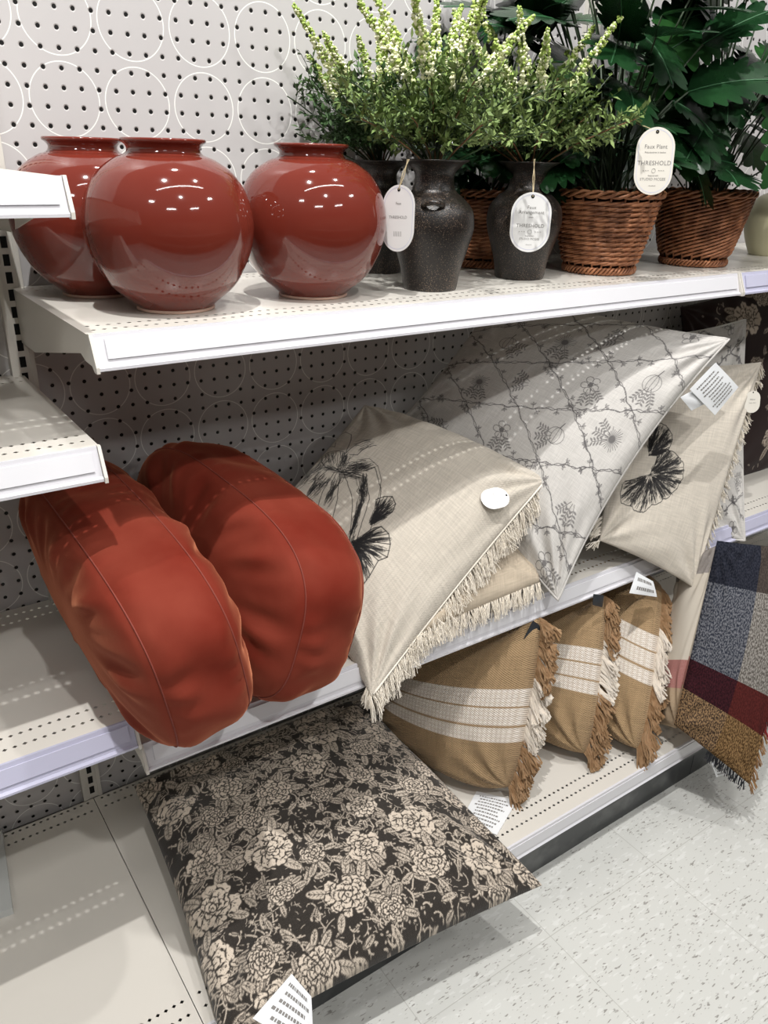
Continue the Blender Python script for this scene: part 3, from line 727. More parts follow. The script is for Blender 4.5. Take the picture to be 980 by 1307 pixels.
# ------------------------------------------------------------------ cloth: pillow builder
def wrinkle(U, V, seed, amp, corner=1.0):
    r = np.random.RandomState(seed); h = np.zeros_like(U)
    for k in range(5):
        a = r.uniform(0, 6.28); f = r.uniform(2.5, 6); w = .5*np.sin(r.uniform(2, 4)*(U*math.sin(a)-V*math.cos(a))+r.uniform(0, 6))
        h += np.sin(f*(U*math.cos(a)+V*math.sin(a))+w+r.uniform(0, 6))*r.uniform(.3, 1)*.5
    for cx_, cy_ in ((-1, -1), (1, -1), (1, 1), (-1, 1)):     # creases fanning out of the corners
        d = np.hypot(U-cx_, V-cy_); th = np.arctan2(V-cy_, U-cx_)
        h += corner*1.3*np.sin(th*r.uniform(11, 16)+r.uniform(0, 6)+d*1.5)*np.exp(-((d-.35)/.33)**2)
    e = np.maximum(abs(U), abs(V))
    h += .8*np.sin((U*V*9)+(U-V)*13+r.uniform(0, 6))*np.exp(-((e-.88)/.10)**2)
    return h*amp
class Pillow:
    def __init__(s, name, C4, tf, tb, mt, label, cat='pillow', n=60, ink=None, seed=1, bow=.05, sag=None, group=None, wamp=.003, matb=None, mids=None, pw=.5, rc=0, piping=None):
        s.rc = rc
        """C4: bottom-left, bottom-right, top-right, top-left as seen from the printed side"""
        C4 = [Vector(c) for c in C4]; s.C4 = C4
        nrm = ((C4[2]-C4[0]).cross(C4[3]-C4[1])).normalized(); s.n = nrm; s.bow = bow
        s.mids = mids or {}; s.sag = Vector(sag) if sag else Vector((0, 0, 0)); s.tf, s.tb = tf, tb; s.pw = pw
        s.seed = seed; s.wamp = wamp
        base = sum(C4, Vector())/4; s.base = base
        k = np.linspace(-1, 1, n); U, V = np.meshgrid(k, k)
        F_ = s.surf(U, V, 1); B_ = s.surf(U, V, -1)
        L = base
        verts = np.concatenate([F_.reshape(-1, 3), B_.reshape(-1, 3)])-np.array(L)
        faces = []; idx = lambda i, j: i*n+j
        rim = lambda i, j: i in (0, n-1) or j in (0, n-1)
        bi = lambda i, j: idx(i, j) if rim(i, j) else n*n+idx(i, j)
        for i in range(n-1):
            for j in range(n-1): faces.append((idx(i, j), idx(i, j+1), idx(i+1, j+1), idx(i+1, j)))
        nf = len(faces)
        for i in range(n-1):
            for j in range(n-1): faces.append((bi(i, j), bi(i+1, j), bi(i+1, j+1), bi(i, j+1)))
        me = bpy.data.meshes.new('cover'); me.from_pydata([tuple(v) for v in verts], [], faces)
        me.polygons.foreach_set('use_smooth', [True]*len(faces))
        me.materials.append(mt); me.materials.append(matb or mt)
        me.polygons.foreach_set('material_index', [0]*nf+[1]*(len(faces)-nf))
        uv = me.uv_layers.new(name='UVMap')
        uvv = np.stack([(U.ravel()+1)/2, (V.ravel()+1)/2], 1); uvv = np.concatenate([uvv, uvv])
        li = np.empty(len(me.loops), np.int32); me.loops.foreach_get('vertex_index', li)
        uv.data.foreach_set('uv', uvv[li].astype(np.float32).ravel())
        at = me.attributes.new('ink', 'FLOAT', 'POINT'); a = np.zeros(2*n*n, np.float32)
        if ink is not None:
            assert ink.shape[0] == n; a[:n*n] = ink.ravel(); a[n*n:] = ink.ravel()
        at.data.foreach_set('value', a); me.update()
        s.t = empty(name, base, label, cat, group)
        o = bpy.data.objects.new('cover', me); COL.objects.link(o); o.parent = s.t; s.o = o
        s.n_ = n
        if piping:
            m = MB(); pts = [s.local(u, v, 1, 0) for u, v in s.border(60)]
            m.tube(pts, .0032, 6, cap=False); m.build('piping', piping, s.t, True)
    def set_ink(s, ink):
        n = s.n_; a = np.concatenate([ink.ravel(), ink.ravel()]).astype(np.float32); s.o.data.attributes['ink'].data.foreach_set('value', a); s.o.data.update()
    def print_map(s):
        px, uv = [], []
        for a in np.linspace(-.8, .8, 6):
            for b in np.linspace(-.8, .8, 6):
                p = s.surf(np.array([[a]]), np.array([[b]]), 1)[0, 0]; px.append(proj(p)); uv.append(((a+1)/2, (b+1)/2))
        return homography(px, uv)
    def surf(s, U, V, side):
        c = [np.array(q) for q in s.C4]
        k_ = 1-s.rc*np.abs(U*V)**4; u = U*(1-s.bow*(1-V*V))*k_; v = V*(1-s.bow*(1-U*U))*k_
        a, b = (1+u)/2, (1+v)/2
        P_ = ((1-a)*(1-b))[..., None]*c[0]+(a*(1-b))[..., None]*c[1]+(a*b)[..., None]*c[2]+((1-a)*b)[..., None]*c[3]
        for k, off in s.mids.items():      # push the middle of one edge: 'b','r','t','l'
            w = {'b': (1-b)*(1-u*u), 't': b*(1-u*u), 'l': (1-a)*(1-v*v), 'r': a*(1-v*v)}[k]
            P_ = P_+w[..., None]*np.array(off)
        P_ = P_+((1-U*U)*(1-V*V))[..., None]*np.array(s.sag)
        h = np.clip((1-np.abs(U)**2.4)*(1-np.abs(V)**2.4), 0, 1)**s.pw
        w = wrinkle(U, V, s.seed+(7 if side < 0 else 0), s.wamp)*np.clip(h*2.5, 0, 1)
        e = np.sin(U*11+s.seed)*np.sin(V*13+s.seed*2)*.0015
        hh = (s.tf if side > 0 else -s.tb)*h+side*w*(1 if side > 0 else .5)
        return P_+(hh+e*0)[..., None]*np.array(s.n)
    def local(s, u, v, side=1, off=0):
        p = s.surf(np.array([[float(u)]]), np.array([[float(v)]]), side)[0, 0]
        return Vector(p)+s.n*off-s.base
    def border(s, k):
        o = []
        for i in range(k): o.append((-1+2*i/k, -1))
        for i in range(k): o.append((1, -1+2*i/k))
        for i in range(k): o.append((1-2*i/k, 1))
        for i in range(k+1): o.append((-1, 1-2*i/k))
        return o
    def edge_dir(s, edge, q):
        uv = {'b': (q, -1), 't': (q, 1), 'l': (-1, q), 'r': (1, q)}[edge]; inn = {'b': (q, -.96), 't': (q, .96), 'l': (-.96, q), 'r': (.96, q)}[edge]
        c = s.surf(np.array([[uv[0]*1.]]), np.array([[uv[1]*1.]]), 1)[0, 0]
        cc = sum(s.C4, Vector())/4
        P0, P1 = {'b': (0, 1), 't': (3, 2), 'l': (0, 3), 'r': (1, 2)}[edge]
        Q0, Q1 = {'b': (3, 2), 't': (0, 1), 'l': (1, 2), 'r': (0, 3)}[edge]
        w = (q+1)/2; out = (s.C4[P0].lerp(s.C4[P1], w)-s.C4[Q0].lerp(s.C4[Q1], w)).normalized()
        return Vector(c)-s.base, out
    def fringe(s, edge, L, count, r, mt, q0=-1, q1=1, grav=.6, spread=.5, seed=1, name='fringe', clump=6, lift=0, wav=.12, mats=None, pick=None):
        rnd = random.Random(seed); m = MB(); k = 0
        while k < count:
            q = q0+(q1-q0)*k/count; p, out = s.edge_dir(edge, max(-1, min(1, q)))
            dd = (out*1.0+Vector((0, 0, -grav))+Vector((rnd.uniform(-1, 1), rnd.uniform(-1, 1), rnd.uniform(-1, 1)))*spread+s.n*lift).normalized()
            ll = L*rnd.uniform(.75, 1.15)
            for c_ in range(clump):
                d = (dd+Vector((rnd.uniform(-1, 1), rnd.uniform(-1, 1), rnd.uniform(-1, 1)))*.22).normalized()
                g = Vector((0, 0, -1)); pts = []
                f0 = rnd.uniform(0, 6); sd = d.orthogonal().normalized()
                for i in range(5):
                    t = i/4; pts.append(p+out*(-.002)+d*ll*t+g*grav*.45*ll*t*t+sd*math.sin(f0+t*5)*ll*wav*t)
                m.tube(pts, r, 3, pick(q) if pick else 0, cap=False)
                k += 1
        o = m.build(name, mats or mt, s.t); tag(o, kind='stuff'); return o
def label_card(name, corners, mt, parent, lines=8, ink='ink', thick=.0008, sub='printed_lines', big=()):
    """a small printed rectangle given by 4 corners (world), printed lines as thin bars"""
    bl, br, tr, tl = [Vector(c)-parent.location for c in corners]; n = (br-bl).cross(tl-bl).normalized()
    m = MB(); k = 8
    def P_(a, b, o=0): return bl.lerp(br, a).lerp(tl.lerp(tr, a), b)+n*(o+.0035*math.sin(a*3)*math.sin(b*3.3))
    for i in range(k):
        for j in range(k):
            a, b, c, d = i/k, j/k, (i+1)/k, (j+1)/k
            m.quad(P_(a, b, thick), P_(c, b, thick), P_(c, d, thick), P_(a, d, thick)); m.quad(P_(a, b), P_(a, d), P_(c, d), P_(c, b))
    for i in range(k):
        for (a, b, c, d) in ((i/k, 0, (i+1)/k, 0), (i/k, 1, (i+1)/k, 1), (0, i/k, 0, (i+1)/k), (1, i/k, 1, (i+1)/k)):
            m.quad(P_(a, b), P_(c, d), P_(c, d, thick), P_(a, b, thick))
    o = m.build(name, mt, parent, True)
    if lines:
        w = MB(); r = random.Random(3); 
        for i in range(lines):
            y0 = .92-.84*(i+.5)/lines; x = .1+r.uniform(0, .12); xe = .9-r.uniform(0, .15); hh = .20*.84/lines
            while x < xe:
                l = r.uniform(.02, .07); x1 = min(x+l, xe)
                w.quad(P_(x, y0-hh, thick+.0004), P_(x1, y0-hh, thick+.0004), P_(x1, y0+hh, thick+.0004), P_(x, y0+hh, thick+.0004)); x = x1+.018
        w.build(sub, M[ink], o)
    return o
def text_obj(txt, size, Mx, parent, mt, name='lettering', align='CENTER', sx=1.0):
    cu = bpy.data.curves.new(name, 'FONT'); cu.body = txt; cu.size = size; cu.align_x = align; cu.extrude = .00005; cu.space_character = 1.05
    cu.materials.append(mt); cu.resolution_u = 2
    tmp = bpy.data.objects.new(name, cu); COL.objects.link(tmp)
    bpy.context.view_layer.update(); me = bpy.data.meshes.new_from_object(tmp.evaluated_get(bpy.context.evaluated_depsgraph_get()))
    bpy.data.objects.remove(tmp)
    o = bpy.data.objects.new(name, me); COL.objects.link(o); me.transform(Mx @ Matrix.Diagonal((sx, 1, 1, 1)))
    o.parent = parent; return o
# ------------------------------------------------------------------ velvet cushions
def cushion(c, th, ph, R, h, puff0, sx, sz, roll, ee, label, seed=1, bulge=.011):
    """rounded box cushion: two puckered faces and a wide gusset between two stitched seams"""
    a = Vector((math.cos(th)*math.cos(ph), math.sin(th)*math.cos(ph), math.sin(ph)))
    u = a.cross(Vector((0, 0, 1))).normalized(); v = a.cross(u).normalized()*-1
    t = empty('velvet_box_cushion', c, label, 'cushion', 'rust velvet box cushions'); r = np.random.RandomState(seed)
    NA = 200
    def dirv(an):
        ct, st = math.cos(an), math.sin(an)
        X = math.copysign(abs(ct)**(2/ee), ct)*sx; Z = math.copysign(abs(st)**(2/ee), st)*sz
        return u*(X*math.cos(roll)-Z*math.sin(roll))+v*(X*math.sin(roll)+Z*math.cos(roll))
    # even spacing round the outline
    raw = [dirv(2*math.pi*i/1600)*R for i in range(1601)]; L = [0]
    for p, q in zip(raw[:-1], raw[1:]): L.append(L[-1]+(q-p).length)
    D = []; j = 0
    for i in range(NA):
        s_ = L[-1]*i/NA
        while L[j+1] < s_: j += 1
        D.append(raw[j].lerp(raw[j+1], (s_-L[j])/(L[j+1]-L[j]+1e-12)))
    ph1 = r.uniform(0, 6, 8)
    def ring(rho, off, wr):
        out = []
        for i in range(NA):
            an = 2*math.pi*i/NA
            w = wr*(math.sin(an*13+ph1[0]+3*math.sin(an*2))*.6+math.sin(an*9+ph1[1])*.6+math.sin(an*27+ph1[2])*.3)
            out.append(tuple(D[i]*rho+a*(off+w)))
        return out
    g = MB(); K = 14
    for j in range(K+1):
        q = -1+2*j/K; g.v += ring(1+bulge/R*(1-q**4), q*h, 0)
    for j in range(K):
        for i in range(NA): k = (i+1) % NA; g.f.append((j*NA+i, j*NA+k, (j+1)*NA+k, (j+1)*NA+i)); g.m.append(0)
    vv = []
    for idx, p in enumerate(g.v):
        j, i = divmod(idx, NA); q = -1+2*j/K; an = 2*math.pi*i/NA; p = Vector(p)
        rd = (p-a*p.dot(a)).normalized()
        w = .0042*math.sin(an*8+ph1[3]+1.6*q+1.5*math.sin(an*3))*(1-q*q)+.0040*math.sin(an*37+ph1[4]+q*2+2*math.sin(an*7))*(abs(q)**4)*(1-q**8)
        w += .0035*math.sin(an*21+ph1[5]+3*math.sin(an*5))*math.exp(-((q+.55)/.3)**2)*max(0, math.sin(an*2+ph1[6]))
        vv.append(tuple(p+rd*w))
    g.v = vv; g.build('gusset', M['velvet'], t, True)
    for sg in (-1, 1):
        f = MB(); rings = [1.0, .985, .965, .94, .90, .85, .79, .72, .62, .50, .36, .20, .08]
        for rho in rings:
            pf = puff0*(1-rho**3.0)**.6 if rho < 1 else 0
            wr = .0052*math.exp(-((rho-.80)/.15)**2) if rho < 1 else 0
            f.v += ring(rho, sg*(h+pf), wr)
        for j in range(len(rings)-1):
            for i in range(NA): k = (i+1) % NA; f.f.append((j*NA+i, j*NA+k, (j+1)*NA+k, (j+1)*NA+i) if sg < 0 else (j*NA+i, (j+1)*NA+i, (j+1)*NA+k, j*NA+k)); f.m.append(0)
        f.f.append(tuple((len(rings)-1)*NA+i for i in range(NA))); f.m.append(0)
        f.build('face', M['velvet'], t, True)
        s_ = MB(); p = [Vector(x) for x in ring(1.003, sg*h, 0)]; s_.tube(p+[p[0]], .0011, 5, cap=False); s_.build('seam', M['seam'], t, True)
    return t
cushion((-.0235, -.2895, -.7706), .0135, .1853, .1914, .0513, .0426, 1.394, .7102, -.0701, 3.18, 'rust velvet box cushion at the front left, poking out below the left shelf end', 3)
cushion((.1592, -.264, -.79), .148, -.213, .1749, .0533, .0454, 1.3852, .8379, -.1273, 3.16, 'rust velvet box cushion on the right, beside the cream pumpkin pillow', 8)
# ------------------------------------------------------------------ pillows
def pumpkin_ink(n, Hm):
    c = canvas(n); rnd = random.Random(4)
    def S_(pts, w=.0022, val=1.0): poly(c, [Hm(p) for p in pts], w, val)
    def hatch(p0, p1, w0, cnt, jit=4, wid=.0016):
        for _ in range(cnt):
            if rnd.random() < .25: continue
            t0 = rnd.random()*.75-.1; t1 = t0+rnd.uniform(.15, .45); o = rnd.gauss(0, w0*.75)
            dx, dy = p1[0]-p0[0], p1[1]-p0[1]; L = math.hypot(dx, dy); nx, ny = -dy/L, dx/L
            S_([(p0[0]+dx*t0+nx*o, p0[1]+dy*t0+ny*o), (p0[0]+dx*(t0+t1)/2+nx*(o+rnd.uniform(-1, 1)), p0[1]+dy*(t0+t1)/2+ny*(o+rnd.uniform(-1, 1))), (p0[0]+dx*t1+nx*o*.8, p0[1]+dy*t1+ny*o*.8)], wid*rnd.uniform(.35, .75))
    # loop and stem
    S_([(430, 562), (440, 553), (449, 546), (458, 545), (462, 551), (459, 560), (452, 572), (448, 580)], .0018)
    S_([(434, 562), (440, 567), (443, 561)], .0015)
    S_([(448, 580), (455, 573), (463, 567), (470, 564), (478, 563)], .002); hatch((462, 573), (482, 566), 5, 40)
    S_([(452, 582), (460, 583), (466, 577), (474, 572), (483, 570)], .002)
    # cap of the pumpkin
    S_([(447, 578), (440, 574), (431, 574), (423, 580), (420, 590), (423, 600), (432, 604), (440, 600), (446, 590), (447, 578)], .002)
    hatch((433, 576), (429, 596), 4, 50); hatch((421, 598), (440, 606), 4, 60); hatch((448, 580), (436, 606), 4, 80, wid=.002)
    hatch((440, 606), (476, 594), 5, 90, wid=.002); hatch((436, 607), (462, 612), 4, 60, wid=.002)
    # ribs flowing down
    ribs = [((421, 598), (396, 612), (380, 628)), ((424, 602), (402, 622), (388, 645)), ((430, 606), (412, 632), (398, 668)), ((436, 608), (428, 640), (410, 690)), ((440, 608), (446, 640), (438, 700), (428, 720)), ((446, 606), (464, 612), (466, 640), (452, 680), (440, 715)), ((452, 600), (476, 600), (481, 630), (472, 664), (455, 700))]
    for R in ribs:
        pts = []
        for a, b in zip(R[:-1], R[1:]):
            for i in range(6): pts.append((a[0]+(b[0]-a[0])*i/6+rnd.uniform(-.6, .6), a[1]+(b[1]-a[1])*i/6))
        pts.append(R[-1]); S_(pts, .0018)
    hatch((424, 588), (388, 622), 5, 90, wid=.0018); hatch((418, 612), (392, 640), 5, 120, wid=.0018); hatch((434, 612), (412, 650), 3, 70, wid=.002)
    hatch((462, 610), (458, 642), 4, 110, wid=.0022); hatch((456, 640), (440, 690), 2.5, 90, wid=.002); hatch((444, 680), (436, 705), 6, 50, wid=.0014); hatch((470, 600), (446, 600), 4, 60)
    S_([(458, 590), (472, 588), (480, 598), (482, 615), (478, 634), (474, 645)], .0014)
    # leaves at the lower right
    for P0, tips in (((468, 668), [(474, 640), (484, 636), (494, 636), (498, 645), (494, 655), (484, 662)]), ((446, 693), [(470, 675), (480, 673), (490, 682), (493, 695), (490, 711), (478, 715), (468, 732), (460, 742), (455, 712)])):
        S_(list(tips), .0022)
        for q in range(len(tips)):
            a = tips[q]; S_([P0, ((P0[0]+a[0])/2+1, (P0[1]+a[1])/2-2), a], .0018)
            if q: hatch(P0, ((tips[q-1][0]+a[0])/2, (tips[q-1][1]+a[1])/2), 2.2, 75, wid=.0019)
    return c
uvq = [(0, 0), (1, 0), (1, 1), (0, 1)]
def proj(P_):
    q = CE.to_matrix().transposed() @ (Vector(P_)-CP); return (490+F*q.x/-q.z, 653.5-F*q.y/-q.z)
# front pumpkin pillow: corners left(hidden), bottom, right, top
pl = py_(335, 665, -.15); pb = py_(474, 890, -.445); pr = py_(698, 612, -.37); ptp = py_(465, 517, -.045)
n = 460; c4 = [pl, pb, pr, ptp]
P1 = Pillow('fringed_pumpkin_pillow', c4, .060, .025, M['linen'], 'cream fringed pillow with black pumpkin drawing beside the rust cushion', n=n, seed=2, bow=.03, group='cream pumpkin pillows', wamp=.0035, mids={'t': (0, -.02, .02)})
P1.set_ink(pumpkin_ink(n, P1.print_map()))
P1.fringe('r', .031, 1100, .00055, M['frcream'], -1, 1, 1.1, .55, 3, clump=9, wav=.28)
hm = MB(); pts = [P1.edge_dir('r', q)[0]+P1.n*.002 for q in np.linspace(-.98, .98, 60)]; hm.tube(pts, .0022, 6); hm.build('hem', M['frcream'], P1.t, True)
P1.fringe('b', .02, 60, .0009, M['frcream'], .9, 1, .9, .5, 4, clump=5)
# small one below it
q4 = [py_(528, 812, -.425), py_(690, 742, -.42), (.86, -.20, -.89), (.56, -.16, -.90)]
P2 = Pillow('fringed_pillow', q4, .055, .020, M['linenplain'], 'cream fringed pillow lying flat under the front pumpkin pillow', n=60, seed=5, bow=.03, wamp=.003, pw=.4)
P2.fringe('b', .027, 520, .0006, M['frcream'], -1, 1, .9, .55, 6, clump=5)
# toile pillow in front
tb = py_(712, 766, -.455); tr = py_(930, 433, -.42); tt = (.85, -.10, -.43); tl = py_(500, 550, -.05)
n = 540
T1 = Pillow('toile_pillow', [tl, tb, tr, tt], .075, .02, M['toile'], 'large pale grey toile pillow with vine lattice, in front, care label at its right', n=n, ink=toile_print(n, 5), seed=11, mids={'r': (-.035, 0, .01)}, bow=.045, group='grey toile pillows', wamp=.0040, piping=M['toile'])
# pumpkin pillow leaning at the right
a_ = py_(765, 690, -.40); b_ = py_(884, 750, -.49); c_ = py_(972, 462, -.34); d_ = Vector(c_)+Vector(a_)-Vector(b_)+Vector((-.10, .06, -.14))
n = 400
def leaf_ink(n, Hm):
    c = canvas(n); rnd = random.Random(9)
    def S_(pts, w=.002, val=1.0): poly(c, [Hm(p) for p in pts], w, val)
    def leaf(P0, tips):
        pts = []
        for a, b in zip(tips[:-1], tips[1:]):       # scalloped rim
            for i in range(7):
                t = i/7; k = 1+.05*math.sin(t*math.pi)+rnd.uniform(-.02, .02)
                x, y = a[0]+(b[0]-a[0])*t, a[1]+(b[1]-a[1])*t; pts.append((P0[0]+(x-P0[0])*k, P0[1]+(y-P0[1])*k))
        S_(pts, .0022)
        for q, a in enumerate(tips):
            S_([P0, ((P0[0]+a[0])/2+1, (P0[1]+a[1])/2-1), a], .0015)
        for _ in range(len(tips)*95):
            q = rnd.randrange(len(tips)-1); w = rnd.random(); w = w*w if rnd.random() < .5 else 1-w*w
            e = (tips[q][0]*(1-w)+tips[q+1][0]*w, tips[q][1]*(1-w)+tips[q+1][1]*w); t0 = rnd.uniform(.12, .85); t1 = min(1, t0+rnd.uniform(.08, .28)); j = rnd.uniform(-1.5, 1.5)
            S_([(P0[0]+(e[0]-P0[0])*t0, P0[1]+(e[1]-P0[1])*t0), (P0[0]+(e[0]-P0[0])*t1+j, P0[1]+(e[1]-P0[1])*t1+j)], rnd.uniform(.0008, .0020))
    leaf((824, 588), [(826, 556), (838, 543), (848, 552), (851, 566), (846, 580), (836, 586)])
    leaf((824, 612), [(836, 584), (848, 582), (860, 592), (865, 606), (860, 622), (850, 634), (840, 641), (826, 648), (814, 657), (802, 650), (792, 640), (796, 622)])
    return c
c4 = [a_, b_, c_, d_]
P3 = Pillow('fringed_pumpkin_pillow', c4, .045, .03, M['linen'], 'cream fringed pillow with black leaf drawing, tucked behind the large toile pillow', n=n, seed=15, bow=.03, group='cream pumpkin pillows', wamp=.0030)
P3.set_ink(leaf_ink(n, P3.print_map()))
P3.fringe('r', .022, 800, .0006, M['frcream'], -1, 1, .9, .6, 13, clump=8, wav=.28)
P3.fringe('l', .026, 60, .0009, M['frcream'], -1, -.7, .8, .5, 14, clump=5)
# second toile behind it
n = 300
T2 = Pillow('toile_pillow', [py_(800, 700, -.30), py_(950, 690, -.43), py_(951, 408, -.24), py_(800, 430, -.05)], .04, .03, M['toile'], 'pale grey toile pillow behind the leaf pillow, near the dark floral one', n=n, ink=toile_print(n, 9), seed=19, bow=.05, group='grey toile pillows', wamp=.003, piping=M['toile'])
# dark floral pillow on the same shelf, far right
n = 260
D2 = Pillow('dark_floral_pillow', [py_(885, 650, -.22), (2.12, -.22, -.945), (2.10, -.06, -.45), py_(868, 392, -.05)], .05, .04, M['darkback'], 'dark maroon pillow with cream blossoms at the right edge of the middle shelf', n=n, ink=floral(n, 12, 8, .05, .085, 25), seed=23, bow=.03, wamp=.003)
# big dark floral pillow on the base deck
n = 560
G = Pillow('dark_floral_pillow', [pz_(285, 1338, -1.345), pz_(692, 1130, -1.362), pz_(462, 893, -1.285), pz_(171, 1004, -1.318)], .080, .022, M['darkprint'], 'big charcoal and beige floral pillow lying on the base deck at the front', n=n, ink=floral(n, 3, 42, .040, .078, 1020), seed=29, bow=.035, wamp=.0045, pw=.42)
# tan pillows with white woven bands and tassel edge
def tan_ink(n, v0, v1):
    c = canvas(n); k = np.linspace(0, 1, n); U, V = np.meshgrid(k, k)
    band = ((V > v0) & (V < v1)).astype(np.float32)
    w = (v1-v0)
    for f in (.30, .66): band[np.abs(V-(v0+w*f)) < .006] = 0.05
    loops = .62+.38*np.abs(np.sin(U*np.pi*44))*np.abs(np.sin((V-v0)/w*np.pi*12))**.6
    return (band*loops).astype(np.float32)
def tan_pillow(C4, label, seed, v0=.29, v1=.58, L=.042, tf=.085, tb=.05, mids=None):
    n = 300
    P_ = Pillow('tasselled_pillow', C4, tf, tb, M['tan'], label, n=n, ink=tan_ink(n, v0, v1), seed=seed, bow=-.01, group='tan tasselled pillows', wamp=.0035, pw=.42, rc=.07, mids=mids)
    P_.fringe('r', L, 760, .0019, None, -1, 1, .8, .45, seed+1, name='tassel_trim', clump=12, mats=[M['frtan'], M['frwhite']], pick=lambda q: 1 if v0*2-1+.05 < q < v1*2-1+.12 else 0)
    return P_
K1 = [pz_(478, 915, -1.345), pz_(655, 1012, -1.350), py_(697, 778, -.43), py_(500, 800, -.05)]
tan_pillow(K1, 'tan pillow with white woven band, nearest of the three, above the dark floral pillow', 31, mids={'b': (-.02, -.035, -.008)})
K2 = [Vector(pz_(752, 972, -1.352))+(Vector(K1[0])-Vector(K1[1]))*.95, pz_(752, 972, -1.352), py_(778, 750, -.40), Vector(py_(778, 750, -.40))+(Vector(K1[3])-Vector(K1[2]))*.9]
tan_pillow(K2, 'tan pillow with white woven band, the middle of the three on the base deck', 37, .38, .64)
K3 = [Vector(pz_(818, 968, -1.352))+Vector((.02, .36, .0)), pz_(818, 968, -1.352), py_(850, 742, -.42), Vector(py_(850, 742, -.42))+Vector((.0, .34, -.01))]
tan_pillow(K3, 'tan pillow with white woven band, rightmost of the three, beside the plaid pillow', 41, .40, .68)
# plaid pillow
n = 120
X4 = [py_(860, 925, -.575), py_(957, 1002, -.72), py_(1030, 700, -.60), py_(915, 690, -.50)]
PL = Pillow('plaid_pillow', X4, .035, .06, M['plaid'], 'plaid wool pillow in grey, maroon and brown hanging over the aisle at the right', n=n, seed=43, bow=.01, wamp=.003, matb=M['plaidback'])
sd = Pillow('side', [py_(836, 922, -.50), py_(864, 930, -.575), py_(917, 695, -.505), py_(872, 715, -.42)], .028, .02, M['plaidback'], 'x', n=50, seed=47, bow=0, wamp=.003)
sd.o.name = 'cream_side'; sd.o.location = sd.base-PL.base; sd.o.parent = PL.t; bpy.data.objects.remove(sd.t); sd.o['label'] = 'cream and rust side of the plaid pillow'
PL.fringe('r', .022, 260, .0010, None, -1, .9, .8, .5, 44, clump=4, mats=[M['frochre'], M['frred'], M['frdark']], pick=lambda q: 0 if q < -.56 else (1 if q < -.2 else 2))
PL.fringe('b', .018, 90, .0008, None, -.1, .9, .9, .6, 45, name='bottom_fringe', clump=3, mats=[M['frdark']])
# ------------------------------------------------------------------ tags and labels
def frame_from(P_, x_dir, y_dir):
    X_ = Vector(x_dir).normalized(); Z_ = X_.cross(Vector(y_dir)).normalized(); Y_ = Z_.cross(X_)
    return Matrix(((X_.x, Y_.x, Z_.x, P_.x), (X_.y, Y_.y, Z_.y, P_.y), (X_.z, Y_.z, Z_.z, P_.z), (0, 0, 0, 1)))
def oval_tag(name, pc, xd, yd, w, h, label, lines, mt='paper', group=None, cord=None, cat='tag', border=True, detail=None):
    ks = 1.0 if w < .045 else 1.27
    """capsule shaped paper tag; pc centre in world; lines: (text, size, y)"""
    t = empty(name, pc, label, cat, group); Mx = frame_from(Vector((0, 0, 0)), xd, yd)
    def outline(w_, h_, z):
        r = w_/2; pts = []
        for i in range(33): a = math.pi*i/32; pts.append((r*math.cos(a), h_/2-r+r*math.sin(a), z))
        for i in range(33): a = math.pi+math.pi*i/32; pts.append((r*math.cos(a), -h_/2+r+r*math.sin(a), z))
        return [Mx @ Vector(p) for p in pts]
    def plate(w_, h_, z0, z1, mt_, nm, par):
        m = MB(); a = outline(w_, h_, z0); b = outline(w_, h_, z1); k = len(a); m.v = [tuple(p) for p in a+b]
        m.f = [tuple(reversed(range(k))), tuple(range(k, 2*k))]+[(i, (i+1) % k, k+(i+1) % k, k+i) for i in range(k)]; m.m = [0]*len(m.f)
        return m.build(nm, mt_, par)
    card = plate(w, h, -.0003, .0003, M[mt], 'card', t)
    if border:
        m = MB(); a = outline(w*.90, h-.1*w, .0005); b = outline(w*.87, h-.13*w, .0005); k = len(a)
        m.v = [tuple(p) for p in a+b]; m.f = [(i, (i+1) % k, k+(i+1) % k, k+i) for i in range(k)]; m.m = [0]*k; m.build('printed_border', M['paperborder'], card)
    m = MB(); m.v = [tuple(Mx @ Vector((w*.045*math.cos(q*.524), h*.43+w*.045*math.sin(q*.524), .0006))) for q in range(12)]; m.f = [tuple(range(12))]; m.m = [0]; m.build('eyelet', M['black'], card)
    for (txt, sz, yy) in lines:
        text_obj(txt, sz*ks, Mx @ Matrix.Translation((0, yy*ks, .0005)), card, M['ink'])
    if detail is not None:
        detail *= ks; m = MB(); pts = [Mx @ Vector((w*.05*math.cos(q*.39), detail+w*.05*math.sin(q*.39), .0006)) for q in range(17)]; m.tube(pts, .0002, 4, cap=False)
        for sg in (-1, 1):
            for q in (.14, .2, .26): m.tube([Mx @ Vector((sg*w*q-.001, detail+.0006, .0006)), Mx @ Vector((sg*w*q+.001, detail, .0006))], .0003, 4)
        m.build('printed_emblem', M['ink'], card)
    if cord:
        m = MB(); top = Mx @ Vector((0, h*.43, .001)); e = Vector(cord)-Vector(pc)
        m.tube([top, top.lerp(e, .5)+Vector((.002, -.001, 0)), e], .0007, 5); m.tube([top, top.lerp(e, .5)+Vector((-.002, -.001, 0)), e+Vector((.003, 0, 0))], .0007, 5)
        m.build('cord', M['cord'], t)
    return t
tx = (.84, -.54, 0)
w_, h_ = .048, .075
ln = [('Faux', .0058, .0165), ('Arrangement', .0058, .0105), ('stem', .003, .0055), ('THRESHOLD', .0062, -.0060), ('STUDIO MCGEE', .0036, -.0215), ('designed with', .002, -.0170), ('threshold', .0019, -.0280)]
oval_tag('paper_tag', py_(677, 284, V2[1]-.078), (.80, -.60, .0), (-.02, .05, 1), .066, .093, 'white oval paper tag with lettering, hanging on the front of the right dark vase', ln, 'paper', 'oval paper tags', cord=py_(681, 203, V2[1]-.050), detail=-.0115)
